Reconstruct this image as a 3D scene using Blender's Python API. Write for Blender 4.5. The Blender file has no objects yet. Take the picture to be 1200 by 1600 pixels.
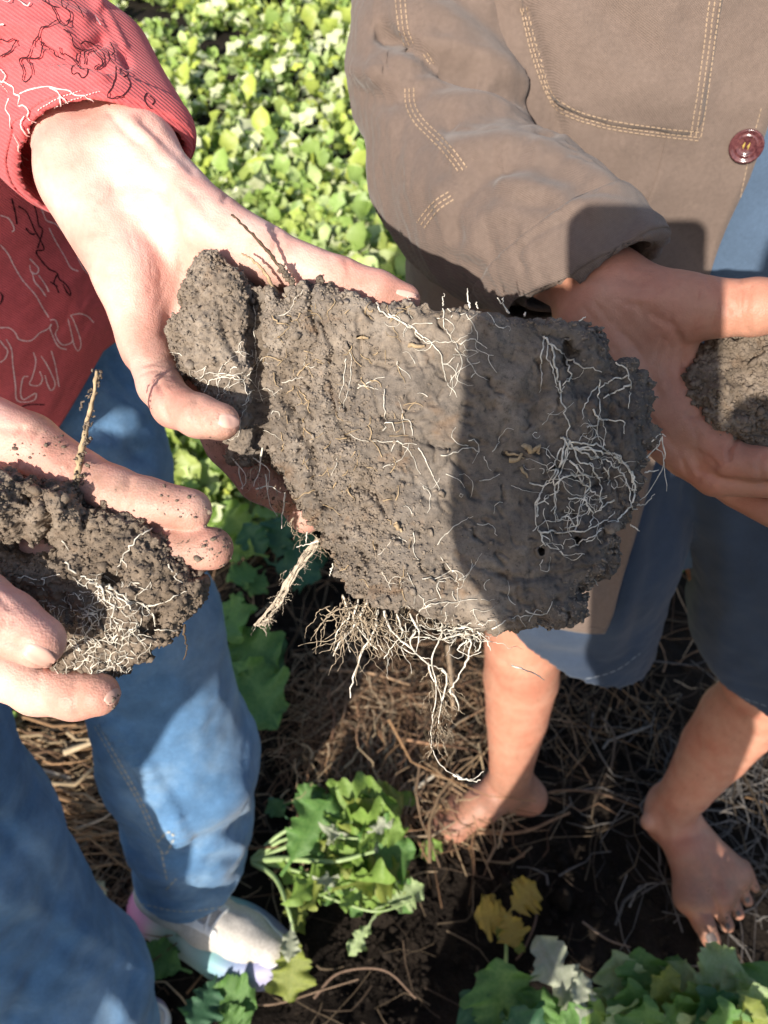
import bpy, math, random
import numpy as np
from mathutils import Vector, Matrix
from mathutils.bvhtree import BVHTree

random.seed(4); RNG = np.random.default_rng(11)
SC = bpy.context.scene; COL = SC.collection

# ------------------------------------------------------------------ camera, sky, sun, exposure
H = 1.45; PITCH = math.radians(48.0); FPX = 1200.0
cd = bpy.data.cameras.new('camera'); cam = bpy.data.objects.new('camera', cd); COL.objects.link(cam)
cam.location = (0, 0, H); cam.rotation_euler = (math.pi/2-PITCH, 0, 0)
cd.sensor_fit = 'VERTICAL'; cd.sensor_height = 36; cd.lens = 36*FPX/1600; cd.clip_start = 0.01; cd.clip_end = 200
cd.dof.use_dof = True; cd.dof.focus_distance = 0.335; cd.dof.aperture_fstop = 15.0
SC.camera = cam
sP, cP = math.sin(PITCH), math.cos(PITCH)
RIGHT = np.array([1., 0, 0]); UP = np.array([0, sP, cP]); FWD = np.array([0, cP, -sP]); CAM = np.array([0, 0, H])
AX, AY = 1050, 400                                   # where the camera's own shadow falls, in photo pixels
LD = ((AX-600)/FPX)*RIGHT + ((800-AY)/FPX)*UP + FWD; LD /= np.linalg.norm(LD)
sd = bpy.data.lights.new('sun', 'SUN'); sun = bpy.data.objects.new('sun', sd); COL.objects.link(sun)
sun.location = (-3, -6, 5); sun.rotation_euler = Vector(LD).to_track_quat('-Z', 'Y').to_euler()
sd.energy = 4.6; sd.angle = math.radians(0.55); sd.color = (1.0, 0.93, 0.83)
W = bpy.data.worlds.new('World'); SC.world = W; W.use_nodes = True
wn = W.node_tree.nodes; wl = W.node_tree.links; wn.clear()
sky = wn.new('ShaderNodeTexSky'); sky.sky_type = 'NISHITA'; sky.sun_disc = False
sky.sun_elevation = math.asin(-LD[2]); sky.sun_rotation = math.atan2(-LD[0], -LD[1]); sky.air_density = 1.0; sky.dust_density = 1.5
bg = wn.new('ShaderNodeBackground'); bg.inputs['Strength'].default_value = 0.115
wo = wn.new('ShaderNodeOutputWorld'); wl.new(sky.outputs[0], bg.inputs['Color']); wl.new(bg.outputs[0], wo.inputs['Surface'])
vs = SC.view_settings; vs.view_transform = 'Standard'; vs.look = 'None'; vs.gamma = 1; vs.use_curve_mapping = False
vs.exposure = 0.70
SC.render.engine = 'CYCLES'

# ------------------------------------------------------------------ helpers
def c2w(V):
    V = np.asarray(V, float)
    return CAM + V[..., 0:1]*RIGHT + V[..., 1:2]*UP + V[..., 2:3]*FWD
def w2c(V):
    D = np.asarray(V, float)-CAM
    return np.stack([D@RIGHT, D@UP, D@FWD], -1)
def w2px(V):
    c = w2c(V); return 600+FPX*c[..., 0]/c[..., 2], 800-FPX*c[..., 1]/c[..., 2]
def PC(u, v, z): return np.array([(u-600)/FPX*z, (800-v)/FPX*z, z])
def P(u, v, z): return c2w(PC(u, v, z))
def G(u, v, h=0.0):
    d = ((u-600)/FPX)*RIGHT + ((800-v)/FPX)*UP + FWD
    return CAM + d*((h-H)/d[2])
_LAT = [np.random.default_rng(100+i).random((32, 32, 32)).astype(np.float32) for i in range(4)]
def vnoise(p, s=1.0, seed=0):
    """value noise in -1..1 at points p (...,3), s = cells per metre"""
    q = np.asarray(p, float)*s + 7.3*seed + 100
    i = np.floor(q).astype(int); f = q-i; f = f*f*(3-2*f); L = _LAT[seed % 4]
    x0, y0, z0 = (i[..., k] & 31 for k in range(3)); x1, y1, z1 = (x0+1) & 31, (y0+1) & 31, (z0+1) & 31
    fx, fy, fz = f[..., 0], f[..., 1], f[..., 2]
    a = L[x0, y0, z0]*(1-fx)+L[x1, y0, z0]*fx; b = L[x0, y1, z0]*(1-fx)+L[x1, y1, z0]*fx
    c = L[x0, y0, z1]*(1-fx)+L[x1, y0, z1]*fx; d = L[x0, y1, z1]*(1-fx)+L[x1, y1, z1]*fx
    return ((a*(1-fy)+b*fy)*(1-fz)+(c*(1-fy)+d*fy)*fz)*2-1
def fbm(p, s, oct=4, seed=0, gain=.5):
    r = 0; a = 1.0
    for o in range(oct): r = r+a*vnoise(p, s*2**o, seed+o); a *= gain
    return r
class Grid:
    def __init__(g, lo, hi, h):
        g.lo = np.array(lo, float); g.h = h
        n = np.ceil((np.array(hi)-g.lo)/h).astype(int)+1
        g.ax = [g.lo[k]+h*np.arange(n[k]) for k in range(3)]; g.F = np.full(n, 1.0, np.float32)
    def sub(g, lo, hi):
        s = []
        for k in range(3):
            a = int(np.clip(np.floor((lo[k]-g.lo[k])/g.h), 0, len(g.ax[k]))); b = int(np.clip(np.ceil((hi[k]-g.lo[k])/g.h)+1, 0, len(g.ax[k])))
            s.append(slice(a, b))
        X = g.ax[0][s[0]][:, None, None]; Y = g.ax[1][s[1]][None, :, None]; Z = g.ax[2][s[2]][None, None, :]
        return tuple(s), X, Y, Z
def smin(a, b, k):
    if k <= 0: return np.minimum(a, b)
    h = np.clip(k-np.abs(a-b), 0, None)/k
    return np.minimum(a, b)-h*h*k*.25
def seg_d(X, Y, Z, a, b, ra, rb):
    ab = b-a; L2 = max(float(ab@ab), 1e-12)
    t = np.clip(((X-a[0])*ab[0]+(Y-a[1])*ab[1]+(Z-a[2])*ab[2])/L2, 0, 1)
    return np.sqrt((X-a[0]-t*ab[0])**2+(Y-a[1]-t*ab[1])**2+(Z-a[2]-t*ab[2])**2)-(ra+(rb-ra)*t)
def add_chain(g, pts, k=.003, kj=.004):
    """pts = [(xyz, r), ...]; the segments of one chain blend with k, the chain joins the grid with kj"""
    P0 = np.array([p for p, r in pts]); R = max(r for p, r in pts)+max(k, kj)+3*g.h
    s, X, Y, Z = g.sub(P0.min(0)-R, P0.max(0)+R)
    if 0 in g.F[s].shape: return
    D = None
    if len(pts) == 1: D = np.sqrt((X-P0[0][0])**2+(Y-P0[0][1])**2+(Z-P0[0][2])**2)-pts[0][1]
    for (a, ra), (b, rb) in zip(pts[:-1], pts[1:]):
        d = seg_d(X, Y, Z, np.asarray(a), np.asarray(b), ra, rb)
        D = d if D is None else smin(D, d, k)
    g.F[s] = smin(g.F[s], D, kj)
def add_ell(g, c, r, k=.004, rot=None):
    R = max(r)+k+3*g.h; c = np.asarray(c, float)
    s, X, Y, Z = g.sub(c-R, c+R)
    if 0 in g.F[s].shape: return
    q = [X-c[0], Y-c[1], Z-c[2]]
    if rot is not None: q = [sum(rot[j][i]*q[j] for j in range(3)) for i in range(3)]
    k0 = np.sqrt((q[0]/r[0])**2+(q[1]/r[1])**2+(q[2]/r[2])**2); k1 = np.sqrt((q[0]/r[0]**2)**2+(q[1]/r[1]**2)**2+(q[2]/r[2]**2)**2)
    g.F[s] = smin(g.F[s], k0*(k0-1)/np.maximum(k1, 1e-9), k)
def cut_plane(g, p, n, k=0):
    n = np.asarray(n)/np.linalg.norm(n)
    d = (g.ax[0][:, None, None]-p[0])*n[0]+(g.ax[1][None, :, None]-p[1])*n[1]+(g.ax[2][None, None, :]-p[2])*n[2]
    g.F = -smin(-g.F, -d, k).astype(np.float32)
def nets(g):
    F, lo, h = g.F, g.lo, g.h
    S = F < 0; c = [S[a:S.shape[0]-1+a, b:S.shape[1]-1+b, d:S.shape[2]-1+d] for a in (0, 1) for b in (0, 1) for d in (0, 1)]
    A = c[0].copy(); O = c[0].copy()
    for q in c[1:]: A &= q; O |= q
    act = O & ~A; idx = np.full(act.shape, -1, np.int32); ii, jj, kk = np.nonzero(act); idx[ii, jj, kk] = np.arange(len(ii))
    acc = np.zeros((len(ii), 3)); cnt = np.zeros(len(ii))
    for ax in range(3):
        for p in (0, 1):
            for q in (0, 1):
                o = [0, 0, 0]; o[(ax+1) % 3] = p; o[(ax+2) % 3] = q; e = list(o); e[ax] = 1
                fa = F[ii+o[0], jj+o[1], kk+o[2]]; fb = F[ii+e[0], jj+e[1], kk+e[2]]; m = (fa < 0) != (fb < 0)
                t = fa[m]/(fa[m]-fb[m]); pos = np.tile(np.array(o, float), (len(t), 1)); pos[:, ax] += t
                acc[m] += pos; cnt[m] += 1
    V = lo+h*(np.stack([ii, jj, kk], 1)+acc/np.maximum(cnt, 1)[:, None])
    Q = []
    for ax in range(3):
        b, d = (ax+1) % 3, (ax+2) % 3
        sl0 = [slice(None)]*3; sl1 = [slice(None)]*3; sl0[ax] = slice(0, -1); sl1[ax] = slice(1, None)
        m = S[tuple(sl0)] != S[tuple(sl1)]
        p = np.stack(np.nonzero(m), 1)
        ok = (p[:, b] > 0) & (p[:, d] > 0) & (p[:, b] < F.shape[b]-1) & (p[:, d] < F.shape[d]-1); p = p[ok]
        ins = S[p[:, 0], p[:, 1], p[:, 2]]
        def cell(db, dd):
            q = p.copy(); q[:, b] += db; q[:, d] += dd; return idx[q[:, 0], q[:, 1], q[:, 2]]
        f = np.stack([cell(-1, -1), cell(0, -1), cell(0, 0), cell(-1, 0)], 1); f[~ins] = f[~ins][:, ::-1]; Q.append(f)
    Q = np.concatenate(Q)
    return V, Q[(Q >= 0).all(1)]
def largest(V, Q):
    """keep only the largest connected shell"""
    lab = np.arange(len(V))
    for _ in range(400):
        m = lab[Q].min(1); new = lab.copy()
        for k in range(4): np.minimum.at(new, Q[:, k], m)
        new = new[new]
        if (new == lab).all(): break
        lab = new
    keep = lab == np.argmax(np.bincount(lab)); mp = np.cumsum(keep)-1
    return V[keep], mp[Q[keep[Q].all(1)]]
def vnorm(V, Q):
    n = np.cross(V[Q[:, 2]]-V[Q[:, 0]], V[Q[:, 3 % Q.shape[1]]]-V[Q[:, 1]]) if Q.shape[1] == 4 else np.cross(V[Q[:, 1]]-V[Q[:, 0]], V[Q[:, 2]]-V[Q[:, 0]])
    N = np.zeros_like(V)
    for k in range(Q.shape[1]):
        for c in range(3): N[:, c] += np.bincount(Q[:, k], n[:, c], len(V))
    return N/np.maximum(np.linalg.norm(N, axis=1), 1e-12)[:, None]
def lap(V, Q, n=1, w=.5):
    for _ in range(n):
        A = np.zeros_like(V); ct = np.zeros(len(V))
        for k in range(4):
            a, b = Q[:, k], Q[:, (k+1) % 4]
            for c in range(3): A[:, c] += np.bincount(a, V[b, c], len(V))+np.bincount(b, V[a, c], len(V))
            ct += np.bincount(a, minlength=len(V))+np.bincount(b, minlength=len(V))
        V = V+w*(A/np.maximum(ct, 1)[:, None]-V)
    return V
def pl_dist(u, v, pl):
    """distance in pixels from points (u,v) to a polyline"""
    best = np.full(len(u), 1e9); pl = np.asarray(pl, float)
    for a, b in zip(pl[:-1], pl[1:]):
        ab = b-a; t = np.clip(((u-a[0])*ab[0]+(v-a[1])*ab[1])/max(ab@ab, 1e-9), 0, 1)
        best = np.minimum(best, np.hypot(u-a[0]-t*ab[0], v-a[1]-t*ab[1]))
    return best
def sculpt(V, Q, strokes):
    """V in world; strokes (polyline px, amplitude m (+ out), width px) move the skin or cloth that faces the lens"""
    N = vnorm(V, Q); u, v = w2px(V); view = CAM-V; view /= np.linalg.norm(view, axis=1)[:, None]
    face = np.clip((N*view).sum(1)*2.5+.2, 0, 1); disp = np.zeros(len(V))
    for pl, amp, w in strokes:
        if len(pl) == 1: pl = [pl[0], (pl[0][0]+.01, pl[0][1])]
        d = pl_dist(u, v, pl); disp += amp*np.exp(-(d/w)**2)
    return V+N*(disp*face)[:, None]
def spl(pl, n=6):
    """Catmull-Rom through pl"""
    p = np.asarray(pl, float); p = np.concatenate([2*p[:1]-p[1:2], p, 2*p[-1:]-p[-2:-1]]); out = []
    for i in range(1, len(p)-2):
        for t in np.arange(n)/n:
            out.append(.5*(2*p[i]+(p[i+1]-p[i-1])*t+(2*p[i-1]-5*p[i]+4*p[i+1]-p[i+2])*t*t+(3*p[i]-p[i-1]-3*p[i+1]+p[i+2])*t**3))
    out.append(p[-2]); return np.array(out)
def mesh(name, V, F, mat=None, smooth=True, attr=None):
    me = bpy.data.meshes.new(name); Fs = F if isinstance(F, list) else [F]
    Fs = [np.asarray(f, np.int32) for f in Fs if len(f)]
    V = np.ascontiguousarray(V, np.float32); me.vertices.add(len(V)); me.vertices.foreach_set('co', V.ravel())
    nl = sum(f.size for f in Fs); npol = sum(len(f) for f in Fs)
    me.loops.add(nl); me.polygons.add(npol)
    me.loops.foreach_set('vertex_index', np.concatenate([f.ravel() for f in Fs]))
    tot = np.concatenate([np.full(len(f), f.shape[1], np.int32) for f in Fs]); st = np.concatenate([[0], np.cumsum(tot)[:-1]]).astype(np.int32)
    me.polygons.foreach_set('loop_start', st); me.polygons.foreach_set('loop_total', tot)
    me.polygons.foreach_set('use_smooth', np.full(npol, smooth))
    if attr:
        for k, a in attr.items():
            a = np.asarray(a, np.float32)
            if a.ndim == 1: me.attributes.new(k, 'FLOAT', 'POINT').data.foreach_set('value', a)
            else:
                if a.shape[1] == 3: a = np.concatenate([a, np.ones((len(a), 1), np.float32)], 1)
                me.attributes.new(k, 'FLOAT_COLOR', 'POINT').data.foreach_set('color', np.ascontiguousarray(a).ravel())
    me.update(calc_edges=True); me.validate()
    if mat: me.materials.append(mat)
    return me
def put(name, me, parent=None, label=None, cat=None, group=None, kind=None):
    o = bpy.data.objects.new(name, me); COL.objects.link(o)
    if parent is not None:
        o.parent = parent
        off = Vector(parent.location)            # parts keep world-axis geometry: only the thing's own Empty is offset
        o.matrix_parent_inverse = Matrix.Translation(-off)
    tag(o, label, cat, group, kind); return o
def tag(o, label=None, cat=None, group=None, kind=None):
    for k, v in (('label', label), ('category', cat), ('group', group), ('kind', kind)):
        if v: o[k] = v
def empty(name, loc, label, cat, group=None):
    o = bpy.data.objects.new(name, None); COL.objects.link(o); o.location = Vector([float(x) for x in loc]); o.empty_display_size = .05
    tag(o, label, cat, group); return o
def mk(name, V, F, mat, parent=None, smooth=True, attr=None, **kw):
    return put(name, mesh(name, V, F, mat, smooth, attr), parent, **kw)
def bvh(V, Q): return BVHTree.FromPolygons([tuple(map(float, v)) for v in V], [tuple(int(i) for i in q) for q in Q])
def proj(bv, u, v, off=0.0):
    """the point of a surface seen at pixel (u,v), raised by off along its normal; None when missed"""
    d = Vector(P(u, v, 1.0)-CAM).normalized(); hit, n, i, t = bv.ray_cast(Vector(CAM), d)
    if hit is None: return None, None
    if n.dot(d) > 0: n = -n
    return np.array(hit+n*off), np.array(n)
def tube(pts, rad, sides=5, cap=True):
    pts = np.asarray(pts, float); n = len(pts); rad = np.broadcast_to(np.asarray(rad, float), (n,))
    T = np.gradient(pts, axis=0); T /= np.maximum(np.linalg.norm(T, axis=1), 1e-12)[:, None]
    a = np.array([.31, .47, .83]); N = []
    x = np.cross(T[0], a); x /= np.linalg.norm(x)
    for t in T:
        x = x-t*(x@t); l = np.linalg.norm(x)
        x = x/l if l > 1e-6 else np.cross(t, [1, 0, 0]); N.append(x)
    N = np.array(N); B = np.cross(T, N); an = 2*np.pi*np.arange(sides)/sides
    V = (pts[:, None]+rad[:, None, None]*(np.cos(an)[None, :, None]*N[:, None]+np.sin(an)[None, :, None]*B[:, None])).reshape(-1, 3)
    i = np.arange(n-1)[:, None]*sides; j = np.arange(sides)[None]; k = (j+1) % sides
    Q = np.stack([i+j, i+k, i+sides+k, i+sides+j], -1).reshape(-1, 4)
    return V, Q
def join(parts):
    V = []; F = {3: [], 4: []}; o = 0
    for v, f in parts:
        V.append(v)
        for ff in (f if isinstance(f, list) else [f]):
            if len(ff): F[ff.shape[1]].append(ff+o)
        o += len(v)
    return np.concatenate(V), [np.concatenate(F[k]) for k in (3, 4) if F[k]]
def ribbon(pts, nor, w, lift=.0003):
    """a flat strip that lies on a surface: printed or stitched line"""
    pts = np.asarray(pts); nor = np.asarray(nor); T = np.gradient(pts, axis=0); T /= np.maximum(np.linalg.norm(T, axis=1), 1e-9)[:, None]
    S = np.cross(T, nor); S /= np.maximum(np.linalg.norm(S, axis=1), 1e-9)[:, None]
    w = np.broadcast_to(np.asarray(w, float), (len(pts),))[:, None]
    V = np.concatenate([pts-S*w/2+nor*lift, pts+S*w/2+nor*lift]); n = len(pts); i = np.arange(n-1)
    return V, np.stack([i, i+1, i+1+n, i+n], 1)
def proj_line(bv, pl, step=3.0, off=.0):
    p = np.asarray(pl, float); L = np.concatenate([[0], np.cumsum(np.hypot(*np.diff(p, axis=0).T))]); n = max(2, int(L[-1]/step)+1)
    s = np.linspace(0, L[-1], n); us = np.interp(s, L, p[:, 0]); vv = np.interp(s, L, p[:, 1]); runs = []; cur = []; last = None
    for u, v in zip(us, vv):
        h, nn = proj(bv, u, v, off)
        if h is None or (last is not None and np.linalg.norm(h-last) > .03):
            if len(cur) > 1: runs.append(cur)
            cur = []; last = None
            if h is None: continue
        cur.append((h, nn)); last = h
    if len(cur) > 1: runs.append(cur)
    return [(np.array([a for a, b in r]), np.array([b for a, b in r])) for r in runs]

# ------------------------------------------------------------------ materials
class M:
    def __init__(s, name, rough=.7, spec=.3):
        s.m = bpy.data.materials.new(name); s.m.use_nodes = True; s.n = s.m.node_tree.nodes; s.l = s.m.node_tree.links
        s.b = s.n['Principled BSDF']; s.b.inputs['Roughness'].default_value = rough; s.b.inputs['Specular IOR Level'].default_value = spec
        s.tc = s.n.new('ShaderNodeTexCoord').outputs['Object']
    def noise(s, scale, detail=4, rough=.6, vec=None, dist=0):
        n = s.n.new('ShaderNodeTexNoise'); n.inputs['Scale'].default_value = scale; n.inputs['Detail'].default_value = detail
        n.inputs['Roughness'].default_value = rough; n.inputs['Distortion'].default_value = dist; s.l.new(vec or s.tc, n.inputs['Vector']); return n.outputs['Fac']
    def vor(s, scale, feature='F1', vec=None):
        n = s.n.new('ShaderNodeTexVoronoi'); n.feature = feature; n.inputs['Scale'].default_value = scale; s.l.new(vec or s.tc, n.inputs['Vector']); return n.outputs['Distance']
    def wave(s, scale, dist=0, dire='DIAGONAL', vec=None):
        n = s.n.new('ShaderNodeTexWave'); n.bands_direction = dire; n.inputs['Scale'].default_value = scale; n.inputs['Distortion'].default_value = dist; s.l.new(vec or s.tc, n.inputs['Vector']); return n.outputs['Fac']
    def ramp(s, fac, stops):
        n = s.n.new('ShaderNodeValToRGB'); e = n.color_ramp.elements
        while len(e) < len(stops): e.new(.5)
        for el, (p, c) in zip(e, stops): el.position = p; el.color = (*c, 1) if len(c) == 3 else c
        s.l.new(fac, n.inputs[0]); return n.outputs[0]
    def mix(s, fac, a, b, mode='MIX'):
        n = s.n.new('ShaderNodeMix'); n.data_type = 'RGBA'; n.blend_type = mode
        for sock, v in ((n.inputs[0], fac), (n.inputs[6], a), (n.inputs[7], b)):
            if isinstance(v, (int, float)): sock.default_value = v
            elif isinstance(v, tuple): sock.default_value = (*v, 1)
            else: s.l.new(v, sock)
        return n.outputs[2]
    def math(s, op, a, b=0.0):
        n = s.n.new('ShaderNodeMath'); n.operation = op
        for sock, v in ((n.inputs[0], a), (n.inputs[1], b)):
            if isinstance(v, (int, float)): sock.default_value = v
            else: s.l.new(v, sock)
        return n.outputs[0]
    def attr(s, name, out='Color'):
        n = s.n.new('ShaderNodeAttribute'); n.attribute_name = name; return n.outputs[out]
    def col(s, c):
        if isinstance(c, tuple): s.b.inputs['Base Color'].default_value = (*c, 1)
        else: s.l.new(c, s.b.inputs['Base Color'])
        return s
    def bump(s, h, strength=.5, dist=.001, base=None):
        n = s.n.new('ShaderNodeBump'); n.inputs['Strength'].default_value = strength; n.inputs['Distance'].default_value = dist; s.l.new(h, n.inputs['Height'])
        if base is not None: s.l.new(base, n.inputs['Normal'])
        s.l.new(n.outputs[0], s.b.inputs['Normal']); return n.outputs[0]
    def rough(s, v): s.l.new(v, s.b.inputs['Roughness']); return s

def soil_mat(name, c0, c1, c2, fine=1400, wet=.9):
    m = M(name, wet, .25)
    a = m.ramp(m.noise(60, 5, .65), [(.3, c0), (.52, c1), (.75, c2)])
    b = m.ramp(m.noise(fine*.25, 6, .75), [(.32, (.22, .20, .18)), (.45, (.92, .91, .9)), (.70, (1.4, 1.37, 1.33))])
    c = m.mix(.75, a, b, 'MULTIPLY')
    c = m.mix(m.attr('moist_shade', 'Fac'), c, m.mix(.62, c, (.058, .056, .057)))  # damp tone; also carries shade painted into the slab's shaded part
    rust = m.ramp(m.noise(38, 3, .7, dist=.6), [(.58, (0, 0, 0)), (.72, (1, 1, 1))])
    c = m.mix(m.math('MULTIPLY', rust, .55), c, (.20, .115, .06))
    m.col(c)
    n1 = m.bump(m.noise(fine, 3, .7), .55, .0004); m.bump(m.noise(fine*.4, 5, .72), .6, .0010, n1)
    return m.m
def skin_mat(name, c0, c1, c2, dirt, dscale=420, sss=.12):
    m = M(name, .5, .35)
    base = m.ramp(m.noise(45, 3, .55), [(.3, c0), (.5, c1), (.72, c2)])
    base = m.mix(.35, base, m.ramp(m.noise(260, 3, .6), [(.35, (.86, .8, .77)), (.65, (1.06, 1.04, 1.03))]), 'MULTIPLY')
    d = m.attr('dirt', 'Fac')
    sp = m.math('ADD', m.noise(dscale, 4, .7), m.math('MULTIPLY', m.noise(90, 2), .28))
    th = m.math('SUBTRACT', 1.08, m.math('MULTIPLY', d, .36))
    mask = m.math('MULTIPLY', m.math('SUBTRACT', sp, th), 14); mask.node.use_clamp = True
    base = m.mix(.5, base, m.ramp(m.noise(18, 3, .6, dist=.5), [(.36, (1.0, .70, .64)), (.62, (1.02, 1.02, 1.0))]), 'MULTIPLY')
    base = m.mix(m.math('MULTIPLY', d, .35), base, m.mix(1.0, base, (1.0, .74, .68), 'MULTIPLY')); film = m.math('MULTIPLY', d, m.math('MULTIPLY', m.noise(110, 5, .75), 1.35)); base = m.mix(film, base, (.24, .145, .10))
    m.col(m.mix(mask, base, dirt)); m.b.inputs['Subsurface Weight'].default_value = sss
    m.b.inputs['Subsurface Radius'].default_value = (1.0, .32, .16); m.b.inputs['Subsurface Scale'].default_value = .006
    n1 = m.bump(m.vor(1100), .3, .0005); m.bump(m.noise(330, 5, .65, dist=.8), .22, .0009, n1)
    return m.m
MAT = {}
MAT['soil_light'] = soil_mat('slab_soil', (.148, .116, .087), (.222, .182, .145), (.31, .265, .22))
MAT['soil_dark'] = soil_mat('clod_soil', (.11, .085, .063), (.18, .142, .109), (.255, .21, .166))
MAT['skin_woman'] = skin_mat('pale_skin', (.65, .355, .295), (.73, .45, .38), (.78, .53, .455), (.09, .06, .042))
MAT['skin_man'] = skin_mat('tanned_skin', (.48, .225, .152), (.52, .262, .18), (.55, .292, .205), (.03, .022, .017), 300)
def plain(name, c, rough=.6, spec=.3, var=.25, scale=300):
    m = M(name, rough, spec); d = tuple(x*(1-var) for x in c); e = tuple(min(1, x*(1+var)) for x in c)
    m.col(m.ramp(m.noise(scale, 4, .6), [(.3, d), (.7, e)])); m.bump(m.noise(scale*2, 3), .2, .0005); return m.m
MAT['root'] = plain('pale_root', (.62, .575, .49), .75, .2, .5, 260)
MAT['root_dirty'] = plain('dirty_root', (.33, .265, .19), .85, .15, .6, 350)
MAT['root_frayed'] = plain('frayed_root', (.47, .40, .315), .85, .15, .4, 350)
MAT['root_tan'] = plain('tan_root', (.38, .28, .17), .8, .2, .35, 400)
MAT['root_dark'] = plain('dark_root', (.10, .07, .045), .9, .2, .5, 700)
MAT['nail_pale'] = plain('pale_nail', (.66, .40, .325), .42, .35, .06, 90)
MAT['nail_tan'] = plain('dirty_nail', (.10, .08, .075), .4, .4, .4, 150)
# ------------------------------------------------------------------ soil pieces held in the hands
def poly_sd(pl, z0, g):
    """signed distance (m) to a pixel polygon on the plane of depth z0, sampled on the grid's x,y axes"""
    p = np.array([[(u-600)/FPX*z0, (800-v)/FPX*z0] for u, v in pl]); X = g.ax[0][:, None]; Y = g.ax[1][None, :]
    d = np.full((len(g.ax[0]), len(g.ax[1])), 1e9); ins = np.zeros(d.shape, bool)
    for a, b in zip(p, np.roll(p, -1, 0)):
        ab = b-a; t = np.clip(((X-a[0])*ab[0]+(Y-a[1])*ab[1])/max(ab@ab, 1e-12), 0, 1)
        d = np.minimum(d, np.hypot(X-a[0]-t*ab[0], Y-a[1]-t*ab[1]))
        c = (a[1] > Y) != (b[1] > Y)
        with np.errstate(divide='ignore', invalid='ignore'): xx = a[0]+(Y-a[1])*(b[0]-a[0])/(b[1]-a[1] if b[1] != a[1] else 1e-12)
        ins ^= c & (X < xx)
    return np.where(ins, -d, d)
def soil_piece(name, outline, z0, front, thick, h, rnd, rough_edge, relief, parent, mat, cracks=(), pits=(), moist_shade=None, edge_noise=(220, 3)):
    """outline in pixels at depth z0; front(u,v) = depth of the front face; relief(u,v) -> (coarse, medium, fine) amplitudes in m"""
    a = np.array(outline, float); xs = (a[:, 0]-600)/FPX*z0; ys = (800-a[:, 1])/FPX*z0; m = .012
    g = Grid((xs.min()-m, ys.min()-m, z0-.022), (xs.max()+m, ys.max()+m, z0+thick+.022), h)
    d2 = poly_sd(outline, z0, g)
    XY = np.stack(np.broadcast_arrays(g.ax[0][:, None], g.ax[1][None, :], np.float64(0)), -1)
    d2 = d2+rough_edge*fbm(XY, edge_noise[0], edge_noise[1], 3, .6)
    uu = 600+FPX*g.ax[0][:, None]/z0; vv = 800-FPX*g.ax[1][None, :]/z0; zf = front(uu, vv)
    th = thick*(1+.25*fbm(XY, 40, 2, 1))
    Z = g.ax[2][None, None, :]; dz = np.maximum(zf[..., None]-Z, Z-(zf+th)[..., None])
    k = rnd; A = np.broadcast_to(d2[..., None], dz.shape)
    g.F = (-smin(-A, -dz, k)).astype(np.float32)
    for c, r in pits: # holes
        pc = PC(*c); s, X, Y, ZZ = g.sub(pc-r-.01, pc+r+.01)
        g.F[s] = np.maximum(g.F[s], -(np.sqrt((X-pc[0])**2+(Y-pc[1])**2+((ZZ-pc[2])*.6)**2)-r))
    V, Q = nets(g); Vw = c2w(V); Q = Q[:, ::-1]
    N = vnorm(Vw, Q); u, v = w2px(Vw); ca, cm, cf = relief(u, v)
    disp = ca*fbm(V, 90, 3, 0)+cm*fbm(V, 300, 3, 1, .6)
    ridge = 1-np.abs(fbm(V, 480, 3, 2, .65)); disp += cf*.55*(ridge-.6)*1.6+cf*.6*fbm(V, 760, 3, 3, .7)-(np.clip(fbm(V, 380, 3, 1, .7)-.62, 0, .5)*.0042+np.clip(fbm(V, 620, 2, 0, .7)-.6, 0, .5)*.003)*np.clip(.25+cf*900, 0, 1)
    face = np.clip(-(N@FWD)*2+.1, 0, 1)
    jit = 3*fbm(V, 260, 2, 1); jv = 3*fbm(V, 260, 2, 2); wv = 1+.6*vnoise(V, 200, 3)
    for pl, amp, w in cracks:
        q_ = np.array(pl); sel = np.where((u > q_[:, 0].min()-40) & (u < q_[:, 0].max()+40) & (v > q_[:, 1].min()-40) & (v < q_[:, 1].max()+40))[0]
        dd = pl_dist(u[sel]+jit[sel], v[sel]+jv[sel], pl); disp[sel] -= amp*np.exp(-(dd/(w*wv[sel]))**2)*face[sel]
    Vw = Vw+N*disp[:, None]
    me = mesh(name, Vw, Q, mat, True, {'moist_shade': moist_shade(u, v, V) if moist_shade else np.zeros(len(V))}); o = put(name, me, parent)
    return o, Vw, Q
def crumbs_on(bv, pts, size, mat, name, parent, seedv=0):
    """small crumbs of soil that stick to a surface round the pixels pts"""
    r = np.random.default_rng(seedv); ico = np.array([(0, 0, 1), (.9, 0, .4), (.28, .85, .4), (-.72, .52, .4), (-.72, -.52, .4), (.28, -.85, .4), (.72, .52, -.45), (-.28, .85, -.45), (-.9, 0, -.45), (-.28, -.85, -.45), (.72, -.52, -.45), (0, 0, -1)])
    F = np.array([(0, 1, 2), (0, 2, 3), (0, 3, 4), (0, 4, 5), (0, 5, 1), (1, 6, 2), (2, 7, 3), (3, 8, 4), (4, 9, 5), (5, 10, 1), (2, 6, 7), (3, 7, 8), (4, 8, 9), (5, 9, 10), (1, 10, 6), (6, 11, 7), (7, 11, 8), (8, 11, 9), (9, 11, 10), (10, 11, 6)])
    out = []
    for u, v in pts:
        h, n = proj(bv, u, v)
        if h is None: continue
        s = size*r.lognormal(0, .5); q = ico*(1+.35*r.standard_normal((12, 1)))*s*np.array([1, r.uniform(.6, 1), r.uniform(.5, .9)])
        a = r.uniform(0, 6.28); c, si = math.cos(a), math.sin(a); q = q@np.array([[c, -si, 0], [si, c, 0], [0, 0, 1]]); out.append((q+h+n*s*.25, F))
    if not out: return None
    V, Fs = join(out); return mk(name, V, Fs, mat, parent, smooth=True, kind='stuff')
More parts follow.
